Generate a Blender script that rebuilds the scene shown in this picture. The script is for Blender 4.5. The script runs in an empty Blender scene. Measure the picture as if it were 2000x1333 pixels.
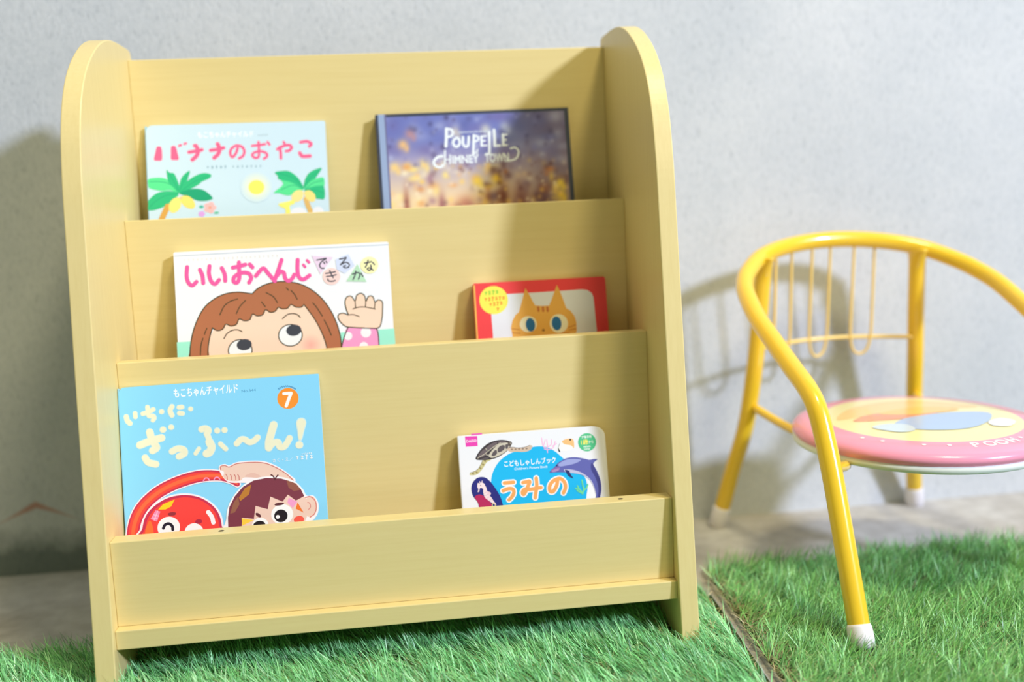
import bpy, math, random
import numpy as np
from mathutils import Vector, Matrix
from mathutils.geometry import tessellate_polygon

S = bpy.context.scene
COL = S.collection

# ------------------------------------------------------------------ camera
cam_data = bpy.data.cameras.new('camera')
cam_data.sensor_width = 36.0
cam_data.lens = 35.906
cam_data.clip_start = 0.02
cam_data.clip_end = 60
cam_data.dof.use_dof = True
cam_data.dof.focus_distance = 1.07
cam_data.dof.aperture_fstop = 1.8
cam = bpy.data.objects.new('camera', cam_data)
COL.objects.link(cam)
YAW, PITCH, ROLL = 0.115838, -0.129616, -0.046290
fw = Vector((math.sin(YAW) * math.cos(PITCH), math.cos(YAW) * math.cos(PITCH), math.sin(PITCH)))
rt = Vector((math.cos(YAW), -math.sin(YAW), 0))
up = rt.cross(fw)
r2 = rt * math.cos(ROLL) + up * math.sin(ROLL)
u2 = up * math.cos(ROLL) - rt * math.sin(ROLL)
M = Matrix((r2, u2, -fw)).transposed().to_4x4()
M.translation = Vector((0.005489, -1.034255, 0.506668))
cam.matrix_world = M
S.camera = cam

# ------------------------------------------------------------------ light
S.view_settings.view_transform = 'Standard'
S.view_settings.look = 'None'
S.view_settings.exposure = 0.0
S.view_settings.gamma = 1.0
S.view_settings.use_curve_mapping = False
S.cycles.max_bounces = 10
S.cycles.diffuse_bounces = 6
S.cycles.sample_clamp_indirect = 8.0

world = bpy.data.worlds.new('sky')
S.world = world
world.use_nodes = True
nt = world.node_tree
bg = nt.nodes['Background']
geo = nt.nodes.new('ShaderNodeTexCoord')
sep = nt.nodes.new('ShaderNodeSeparateXYZ')
rmp = nt.nodes.new('ShaderNodeValToRGB')
mr = nt.nodes.new('ShaderNodeMapRange')
mr.inputs['From Min'].default_value = -0.2
mr.inputs['From Max'].default_value = 1.0
nt.links.new(geo.outputs['Generated'], sep.inputs[0])
nt.links.new(sep.outputs['Z'], mr.inputs['Value'])
nt.links.new(mr.outputs[0], rmp.inputs[0])
e = rmp.color_ramp.elements
e[0].position = 0.15; e[0].color = (0.60, 0.70, 0.40, 1)
e[1].position = 0.60; e[1].color = (0.80, 0.82, 0.50, 1)
e2 = e.new(1.0); e2.color = (1.9, 1.80, 1.45, 1)
nt.links.new(rmp.outputs[0], bg.inputs[0])
bg.inputs[1].default_value = 0.29

def lamp(name, loc, aim, power, size, color):
    d = bpy.data.lights.new(name, 'AREA'); d.shape = 'DISK'; d.size = size; d.energy = power; d.color = color
    o = bpy.data.objects.new(name, d); COL.objects.link(o); o.location = loc
    o.rotation_euler = (Vector(loc) - Vector(aim)).to_track_quat('Z', 'Y').to_euler()
    return o
AZ, EL, DIST = math.radians(46.5), math.radians(26), 6.5
key = (0.1 + DIST * math.sin(AZ) * math.cos(EL), 0.15 - DIST * math.cos(AZ) * math.cos(EL), 0.4 + DIST * math.sin(EL))
lamp('daylight_opening', key, (0.2, 0.2, 0.4), 358, 0.64, (0.87, 0.955, 1.25))
lamp('ceiling_lamp', (1.15, -1.50, 4.0), (0.30, 0.0, 0.2), 88, 0.70, (1.0, 0.87, 0.52))

# ------------------------------------------------------------------ materials
def lin(c):
    return tuple(((v / 255) / 12.92 if v / 255 <= 0.04045 else ((v / 255 + 0.055) / 1.055) ** 2.4) for v in c[:3]) + (1.0,)

def mat(name, color, rough=0.5, spec=0.5, coat=0.0):
    m = bpy.data.materials.new(name); m.use_nodes = True
    b = m.node_tree.nodes['Principled BSDF']
    b.inputs['Base Color'].default_value = color if len(color) == 4 else (*color, 1)
    b.inputs['Roughness'].default_value = rough
    b.inputs['Specular IOR Level'].default_value = spec
    b.inputs['Coat Weight'].default_value = coat
    return m, b

def node(m, kind, **kw):
    n = m.node_tree.nodes.new(kind)
    for k, v in kw.items(): setattr(n, k, v)
    return n

def link(m, a, b): m.node_tree.links.new(a, b)

def ramp(m, fac, stops):
    r = node(m, 'ShaderNodeValToRGB')
    el = r.color_ramp.elements
    while len(el) < len(stops): el.new(0.5)
    for e_, (p, c) in zip(el, stops):
        e_.position = p; e_.color = (*c, 1) if len(c) == 3 else c
    link(m, fac, r.inputs[0])
    return r.outputs[0]

def noise(m, scale, detail=4, rough=0.5, stretch=(1, 1, 1), vec='Object'):
    tc = node(m, 'ShaderNodeTexCoord'); mp = node(m, 'ShaderNodeMapping')
    mp.inputs['Scale'].default_value = stretch
    link(m, tc.outputs[vec], mp.inputs[0])
    n = node(m, 'ShaderNodeTexNoise'); n.inputs['Scale'].default_value = scale
    n.inputs['Detail'].default_value = detail; n.inputs['Roughness'].default_value = rough
    link(m, mp.outputs[0], n.inputs['Vector'])
    return n.outputs[0]

def bump(m, b, h, strength, dist):
    bp = node(m, 'ShaderNodeBump'); bp.inputs['Strength'].default_value = strength; bp.inputs['Distance'].default_value = dist
    link(m, h, bp.inputs['Height']); link(m, bp.outputs[0], b.inputs['Normal'])

def wood(name, stretch):
    m, b = mat(name, (0.7, 0.55, 0.25), 0.38, 0.45)
    g = noise(m, 260, 4, 0.65, stretch)
    c = ramp(m, g, [(0.2, WOOD_D), (0.5, WOOD_M), (0.82, WOOD_L)])
    link(m, c, b.inputs['Base Color'])
    bump(m, b, noise(m, 260, 3, 0.5, stretch), 0.05, 0.0004)
    return m
WOOD_D, WOOD_M, WOOD_L = (0.755, 0.606, 0.262), (0.785, 0.640, 0.287), (0.810, 0.666, 0.312)
M_WOOD_X = wood('pale_wood_laminate_crosswise', (0.03, 1.0, 1.0))
M_WOOD_Z = wood('pale_wood_laminate_upright', (1.0, 1.0, 0.03))

M_PRINT, pb = mat('printed_paper', (1, 1, 1), 0.42, 0.35)
at = node(M_PRINT, 'ShaderNodeAttribute', attribute_name='ink')
link(M_PRINT, at.outputs['Color'], pb.inputs['Base Color'])
M_PAGES, pgb = mat('page_edges', (0.82, 0.82, 0.80), 0.7, 0.2)
tcx = noise(M_PAGES, 900, 1, 0.5, (0.02, 0.02, 1))
link(M_PAGES, ramp(M_PAGES, tcx, [(0.3, (0.72, 0.72, 0.70)), (0.7, (0.86, 0.86, 0.85))]), pgb.inputs['Base Color'])
M_DARK, _ = mat('dark_cloth_board', (0.03, 0.035, 0.05), 0.5, 0.4)
M_WHITEBOARD, _ = mat('white_board', (0.84, 0.85, 0.87), 0.4, 0.4)
M_BLUEBOARD, _ = mat('light_blue_board', lin((150, 208, 236)), 0.4, 0.4)
M_REDBOARD, _ = mat('red_board', lin((226, 64, 70)), 0.4, 0.4)
M_YELLOW, yb_ = mat('yellow_enamel', (0.93, 0.60, 0.028), 0.24, 0.5, 0.6)
M_WIRE, _ = mat('pale_yellow_enamel', (0.93, 0.68, 0.20), 0.3, 0.5, 0.3)
M_RUBBER, _ = mat('white_rubber', (0.86, 0.82, 0.84), 0.45, 0.4)
M_PLATE, _ = mat('pale_seat_board', (0.80, 0.86, 0.82), 0.35, 0.5)
M_VINYL, vb = mat('printed_vinyl', (1, 1, 1), 0.22, 0.5, 0.4)
at = node(M_VINYL, 'ShaderNodeAttribute', attribute_name='ink')
link(M_VINYL, at.outputs['Color'], vb.inputs['Base Color'])
M_HOLE, _ = mat('dark_recess', (0.06, 0.045, 0.03), 0.8, 0.1)
M_BACKING, _ = mat('grey_latex_backing', (0.42, 0.43, 0.42), 0.7, 0.3)
M_SOIL, _ = mat('dark_green_mat_base', (0.035, 0.06, 0.02), 0.9, 0.1)

M_BLADE, bb = mat('plastic_grass', (0.1, 0.4, 0.08), 0.38, 0.5)
at = node(M_BLADE, 'ShaderNodeAttribute', attribute_name='ink')
link(M_BLADE, at.outputs['Color'], bb.inputs['Base Color'])

M_WALL, wb = mat('rough_concrete', (0.7, 0.72, 0.73), 0.85, 0.25)
f1 = noise(M_WALL, 210, 8, 0.75, (1.0, 1.0, 0.55))
f2 = noise(M_WALL, 3.2, 5, 0.6)
c1 = ramp(M_WALL, f1, [(0.30, (0.44, 0.465, 0.49)), (0.42, (0.645, 0.672, 0.70)), (0.62, (0.715, 0.735, 0.758))])
c2 = ramp(M_WALL, f2, [(0.30, (0.86, 0.88, 0.90)), (0.62, (1.0, 1.0, 1.0))])
mx = node(M_WALL, 'ShaderNodeMix', data_type='RGBA', blend_type='MULTIPLY'); mx.inputs[0].default_value = 1.0
link(M_WALL, c1, mx.inputs[6]); link(M_WALL, c2, mx.inputs[7])
# dirt and painted shade at the wall's left foot, and one rusty streak
tcw = node(M_WALL, 'ShaderNodeTexCoord'); sx = node(M_WALL, 'ShaderNodeSeparateXYZ'); link(M_WALL, tcw.outputs['Object'], sx.inputs[0])
def mth(m, op, a, b=None):
    n = node(m, 'ShaderNodeMath', operation=op)
    for i, v in enumerate((a, b)):
        if v is None: continue
        if isinstance(v, (int, float)): n.inputs[i].default_value = v
        else: link(m, v, n.inputs[i])
    return n.outputs[0]
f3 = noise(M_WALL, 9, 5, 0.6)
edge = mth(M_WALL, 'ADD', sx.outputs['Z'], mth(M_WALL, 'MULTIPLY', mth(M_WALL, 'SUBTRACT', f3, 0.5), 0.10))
dirt_shade = ramp(M_WALL, edge, [(0.075, (0.34, 0.38, 0.36)), (0.105, (1, 1, 1))])
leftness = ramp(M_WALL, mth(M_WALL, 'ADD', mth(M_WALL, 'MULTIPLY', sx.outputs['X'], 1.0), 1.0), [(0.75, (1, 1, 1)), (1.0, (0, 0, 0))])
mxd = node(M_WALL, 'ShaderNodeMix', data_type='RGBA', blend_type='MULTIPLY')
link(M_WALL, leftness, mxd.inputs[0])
link(M_WALL, mx.outputs[2], mxd.inputs[6]); link(M_WALL, dirt_shade, mxd.inputs[7])
ax = mth(M_WALL, 'ADD', sx.outputs['X'], 0.499)
curve = mth(M_WALL, 'SUBTRACT', sx.outputs['Z'], mth(M_WALL, 'SUBTRACT', 0.130, mth(M_WALL, 'MULTIPLY', mth(M_WALL, 'ABSOLUTE', ax), 0.45)))
wid = mth(M_WALL, 'ADD', mth(M_WALL, 'ABSOLUTE', curve), mth(M_WALL, 'MULTIPLY', mth(M_WALL, 'ABSOLUTE', ax), 0.09))
wid = mth(M_WALL, 'ADD', wid, mth(M_WALL, 'MULTIPLY', mth(M_WALL, 'SUBTRACT', f3, 0.5), 0.008))
rust = ramp(M_WALL, mth(M_WALL, 'MULTIPLY', wid, 40), [(0.10, (1, 1, 1)), (0.26, (0, 0, 0))])
mxr = node(M_WALL, 'ShaderNodeMix', data_type='RGBA')
mul = mth(M_WALL, 'MULTIPLY', rust, 0.75); link(M_WALL, mul, mxr.inputs[0])
link(M_WALL, mxd.outputs[2], mxr.inputs[6]); mxr.inputs[7].default_value = (0.52, 0.20, 0.13, 1)
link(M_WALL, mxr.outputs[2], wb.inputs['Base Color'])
bump(M_WALL, wb, f1, 0.5, 0.003)

M_FLOOR, fb = mat('worn_concrete', (0.6, 0.58, 0.56), 0.8, 0.3)
g1 = noise(M_FLOOR, 40, 8, 0.65); g2 = noise(M_FLOOR, 5, 4, 0.6)
d1 = ramp(M_FLOOR, g1, [(0.3, (0.47, 0.465, 0.46)), (0.7, (0.62, 0.615, 0.61))])
d2 = ramp(M_FLOOR, g2, [(0.3, (0.78, 0.74, 0.70)), (0.65, (1, 1, 1))])
mf = node(M_FLOOR, 'ShaderNodeMix', data_type='RGBA', blend_type='MULTIPLY'); mf.inputs[0].default_value = 1
link(M_FLOOR, d1, mf.inputs[6]); link(M_FLOOR, d2, mf.inputs[7]); link(M_FLOOR, mf.outputs[2], fb.inputs['Base Color'])
bump(M_FLOOR, fb, g1, 0.4, 0.002)

# ------------------------------------------------------------------ helpers
def mesh_obj(name, verts, faces, m, parent=None, smooth=False, bevel=0.0, ink=None):
    me = bpy.data.meshes.new(name)
    me.from_pydata([tuple(v) for v in verts], [], faces)
    me.materials.append(m)
    if ink is not None:
        a = me.color_attributes.new('ink', 'FLOAT_COLOR', 'POINT')
        a.data.foreach_set('color', np.asarray(ink, dtype=np.float32).ravel())
    if smooth: me.polygons.foreach_set('use_smooth', [True] * len(me.polygons))
    me.update()
    o = bpy.data.objects.new(name, me); COL.objects.link(o)
    if parent is not None: o.parent = parent
    if bevel:
        bv = o.modifiers.new('edge', 'BEVEL'); bv.width = bevel; bv.segments = 2; bv.limit_method = 'ANGLE'; bv.angle_limit = math.radians(40)
    return o

def box(x0, x1, y0, y1, z0, z1):
    v = [(x, y, z) for z in (z0, z1) for y in (y0, y1) for x in (x0, x1)]
    f = [(0, 2, 3, 1), (4, 5, 7, 6), (0, 1, 5, 4), (2, 6, 7, 3), (0, 4, 6, 2), (1, 3, 7, 5)]
    return v, f

def thing(name, loc, label, cat, group=None):
    o = bpy.data.objects.new(name, None); o.empty_display_size = 0.05
    COL.objects.link(o); o.location = loc
    o['label'] = label; o['category'] = cat
    if group: o['group'] = group
    return o

def catmull(P, closed=False, n=7):
    P = [np.array(p, float) for p in P]
    if len(P) < 3 and not closed:
        return [P[0] + (P[-1] - P[0]) * t for t in np.linspace(0, 1, 3)]
    out = []
    N = len(P)
    rng = range(N) if closed else range(N - 1)
    for i in rng:
        p1, p2 = P[i], P[(i + 1) % N]
        p0 = P[(i - 1) % N] if (closed or i > 0) else 2 * p1 - p2
        p3 = P[(i + 2) % N] if (closed or i + 2 < N) else 2 * p2 - p1
        for k in range(n):
            t = k / n
            out.append(0.5 * (2 * p1 + (p2 - p0) * t + (2 * p0 - 5 * p1 + 4 * p2 - p3) * t * t + (3 * p1 - p0 - 3 * p2 + p3) * t ** 3))
    if not closed: out.append(P[-1])
    return out

def tube(path, radius, seg=14, cap=True):
    """round bar along a 3-D path; radius a number or one per point; (rx, ry) pairs flatten it"""
    P = [np.array(p, float) for p in path]
    n = len(P)
    R = radius if isinstance(radius, (list, tuple)) else [radius] * n
    T = [P[min(i + 1, n - 1)] - P[max(i - 1, 0)] for i in range(n)]
    T = [t / np.linalg.norm(t) for t in T]
    ref = np.array((1.0, 0, 0)) if abs(T[0][0]) < 0.8 else np.array((0, 1.0, 0))
    nrm = np.cross(T[0], np.cross(ref, T[0])); nrm /= np.linalg.norm(nrm)
    verts, faces = [], []
    for i in range(n):
        nrm = nrm - T[i] * (nrm @ T[i]); nrm /= np.linalg.norm(nrm)
        bn = np.cross(T[i], nrm)
        r = R[i]; ra, rb = r if isinstance(r, (list, tuple)) else (r, r)
        for k in range(seg):
            a = 2 * math.pi * k / seg
            verts.append(P[i] + nrm * math.cos(a) * ra + bn * math.sin(a) * rb)
    for i in range(n - 1):
        for k in range(seg):
            k2 = (k + 1) % seg
            faces.append((i * seg + k, i * seg + k2, (i + 1) * seg + k2, (i + 1) * seg + k))
    if cap:
        faces.append(tuple(range(seg))[::-1]); faces.append(tuple((n - 1) * seg + k for k in range(seg)))
    return verts, faces

def lathe(profile, seg=48):
    verts, faces = [], []
    for r, z in profile:
        for k in range(seg):
            a = 2 * math.pi * k / seg
            verts.append((r * math.cos(a), r * math.sin(a), z))
    for i in range(len(profile) - 1):
        for k in range(seg):
            k2 = (k + 1) % seg
            faces.append((i * seg + k, i * seg + k2, (i + 1) * seg + k2, (i + 1) * seg + k))
    return verts, faces

# ------------------------------------------------------------------ the setting
FLOOR_Z, WALL_Y = 0.031, 0.408
v, f = box(-3.0, 4.0, -4.0, WALL_Y + 0.2, FLOOR_Z - 0.2, FLOOR_Z)
floor = mesh_obj('floor', v, f, M_FLOOR); floor['kind'] = 'structure'
v, f = box(-3.0, 4.0, WALL_Y, WALL_Y + 0.2, FLOOR_Z, 2.6)
wall = mesh_obj('wall_back', v, f, M_WALL); wall['kind'] = 'structure'

# ------------------------------------------------------------------ artificial turf
def grass(name, parent, x0, x1, y0, y1, z0, dens, seed, leans, avoid, cols, cut=None, rim=0.0):
    rng = np.random.default_rng(seed)
    n = int((x1 - x0) * (y1 - y0) * 1e4 * dens)
    x = rng.uniform(x0, x1, n); y = rng.uniform(y0, y1, n)
    keep = np.ones(n, bool)
    if cut:                                   # the mat's slanting long edge: (x at y0, y0, x at y1, y1, side kept)
        ex = cut[0] + (y - cut[1]) / (cut[3] - cut[1]) * (cut[2] - cut[0])
        keep &= (x - ex) * cut[4] > 0.002
    for (a, b, c, d) in avoid: keep &= ~((x > a) & (x < b) & (y > c) & (y < d))
    near = ((np.abs(x - ex) < 0.022) if cut else np.zeros(n, bool))[keep]
    x, y = x[keep], y[keep]; n = len(x)
    # tufts: blades in a tuft share a heading
    cell = np.floor(x / 0.018) * 7919 + np.floor(y / 0.018) * 104729
    h = np.abs(np.sin(cell * 12.9898) * 43758.5453) % 1.0
    h2 = np.abs(np.sin(cell * 78.233) * 12543.123) % 1.0
    base, spread = leans
    ang = base + (h - 0.5) * spread * 1.4 + rng.normal(0, spread * 0.5, n)
    lean = np.clip(0.95 + (h2 - 0.5) * 0.6 + rng.normal(0, 0.25, n), 0.10, 1.40)
    L = rng.uniform(0.022, 0.036, n); w = rng.uniform(0.00030, 0.00065, n)
    curl = rng.uniform(0.1, 0.9, n)
    thatch = rng.random(n) < np.where(near, 0.22 + rim, 0.22)
    L[thatch] *= rng.uniform(0.45, 0.8, thatch.sum()); lean[thatch] = rng.uniform(0.5, 1.4, thatch.sum()); ang[thatch] = rng.uniform(0, 6.28, thatch.sum()); curl[thatch] += 0.8; w[thatch] *= 0.7
    dx, dy = np.cos(ang), np.sin(ang)
    pts = []
    px, pz = np.zeros(n), np.zeros(n)
    t_prev = 0
    K = 4
    for k in range(K):
        pts.append((px.copy(), pz.copy()))
        th = lean + curl * (k / K)
        px = px + np.sin(th) * L / (K - 1); pz = pz + np.maximum(np.cos(th), -0.2) * L / (K - 1)
    tw = ang + np.pi / 2 + rng.normal(0, 0.5, n)
    wx, wy = np.cos(tw), np.sin(tw)
    V = np.zeros((n, 7, 3), np.float32)
    for k in range(K):
        hx, hz = pts[k]
        cx, cy, cz = x + dx * hx, y + dy * hx, z0 + np.maximum(hz, 0.001)
        if k < 3:
            ww = w * (1.0, 0.95, 0.7)[k]
            V[:, 2 * k, 0] = cx - wx * ww; V[:, 2 * k, 1] = cy - wy * ww; V[:, 2 * k, 2] = cz
            V[:, 2 * k + 1, 0] = cx + wx * ww; V[:, 2 * k + 1, 1] = cy + wy * ww; V[:, 2 * k + 1, 2] = cz
        else:
            V[:, 6, 0] = cx; V[:, 6, 1] = cy; V[:, 6, 2] = cz
    C = np.zeros((n, 3), np.float32)
    cc = np.array([lin(c)[:3] for c in cols], np.float32)
    pick = rng.integers(0, len(cc) - 2, n)
    C[:] = cc[pick]
    C[thatch] = cc[-2] + (cc[-1] - cc[-2]) * rng.random((thatch.sum(), 1)).astype(np.float32)
    C *= rng.uniform(0.65, 1.40, (n, 1)).astype(np.float32)
    ink = np.ones((n, 7, 4), np.float32); ink[:, :, :3] = np.clip(C, 0, 1)[:, None, :]
    me = bpy.data.meshes.new(name)
    me.vertices.add(n * 7); me.vertices.foreach_set('co', V.ravel())
    base_i = (np.arange(n) * 7)[:, None]
    quads = (base_i + np.array([0, 1, 3, 2, 2, 3, 5, 4, 4, 5, 6])).astype(np.int32)
    me.loops.add(n * 11); me.loops.foreach_set('vertex_index', quads.ravel())
    me.polygons.add(n * 3)
    me.polygons.foreach_set('loop_start', ((np.arange(n) * 11)[:, None] + np.array([0, 4, 8])).astype(np.int32).ravel())
    me.polygons.foreach_set('use_smooth', np.ones(n * 3, bool))
    me.materials.append(M_BLADE)
    a = me.color_attributes.new('ink', 'FLOAT_COLOR', 'POINT'); a.data.foreach_set('color', ink.ravel())
    me.update(calc_edges=True); me.validate()
    o = bpy.data.objects.new(name, me); COL.objects.link(o); o.parent = parent; o['kind'] = 'stuff'
    return o

def turf(label, poly, gx, gy, seed, leans, dens, avoid, cols, cut, rim):
    cx, cy = sum(p[0] for p in poly) / 4, sum(p[1] for p in poly) / 4
    t = thing('artificial_turf_mat', (0, 0, FLOOR_Z), label, 'artificial grass', 'turf mats on the concrete floor')
    k = len(poly)
    vs = [(p[0], p[1], 0.0) for p in poly] + [(p[0], p[1], 0.005) for p in poly]
    fs = [tuple(range(k))[::-1]] + [(i, (i + 1) % k, k + (i + 1) % k, k + i) for i in range(k)]
    mesh_obj('mat_backing', vs, fs + [tuple(range(k, 2 * k))], M_BACKING, t)
    ins = [(cx + (p[0] - cx) * 0.996, cy + (p[1] - cy) * 0.985) for p in poly]
    vs = [(p[0], p[1], 0.005) for p in ins] + [(p[0], p[1], 0.007) for p in ins]
    mesh_obj('pile_base', vs, fs + [tuple(range(k, 2 * k))], M_SOIL, t)
    grass('grass_pile', t, gx[0], gx[1], gy[0], gy[1], 0.007, dens, seed, leans, avoid, cols, cut, rim)
    return t
GREENS = [(127, 204, 125), (101, 179, 104), (158, 230, 158), (187, 247, 184), (83, 151, 93), (140, 213, 142), (114, 192, 125), (231, 215, 168), (169, 168, 112)]
GREENS_R = [(119, 190, 99), (96, 164, 87), (146, 211, 127), (169, 222, 154), (77, 137, 71), (132, 197, 111), (108, 174, 101), (205, 192, 152), (154, 147, 99)]

# ------------------------------------------------------------------ book places and cover prints (millimetres on each cover)
BOOKS = {
 'banana': dict(x=-0.27680, y=0.22229, z=0.41800, w=0.21300, h=0.21059, T=0.00500, lean=0.18486, rot=-0.00873),
 'poup': dict(x=0.00050, y=0.21404, z=0.41650, w=0.23950, h=0.21466, T=0.01200, lean=0.18486, rot=0.00300),
 'iio': dict(x=-0.23650, y=0.12623, z=0.26350, w=0.24250, h=0.21364, T=0.01200, lean=0.18486, rot=0.00000),
 'cat': dict(x=0.10250, y=0.13364, z=0.26350, w=0.15750, h=0.15972, T=0.01400, lean=0.18486, rot=0.00000),
 'zabu': dict(x=-0.28720, y=0.03927, z=0.10450, w=0.21100, h=0.23521, T=0.00500, lean=0.18486, rot=0.00785),
 'umi': dict(x=0.07000, y=0.04293, z=0.10620, w=0.16300, h=0.15545, T=0.01400, lean=0.18486, rot=0.00400),
}
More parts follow.
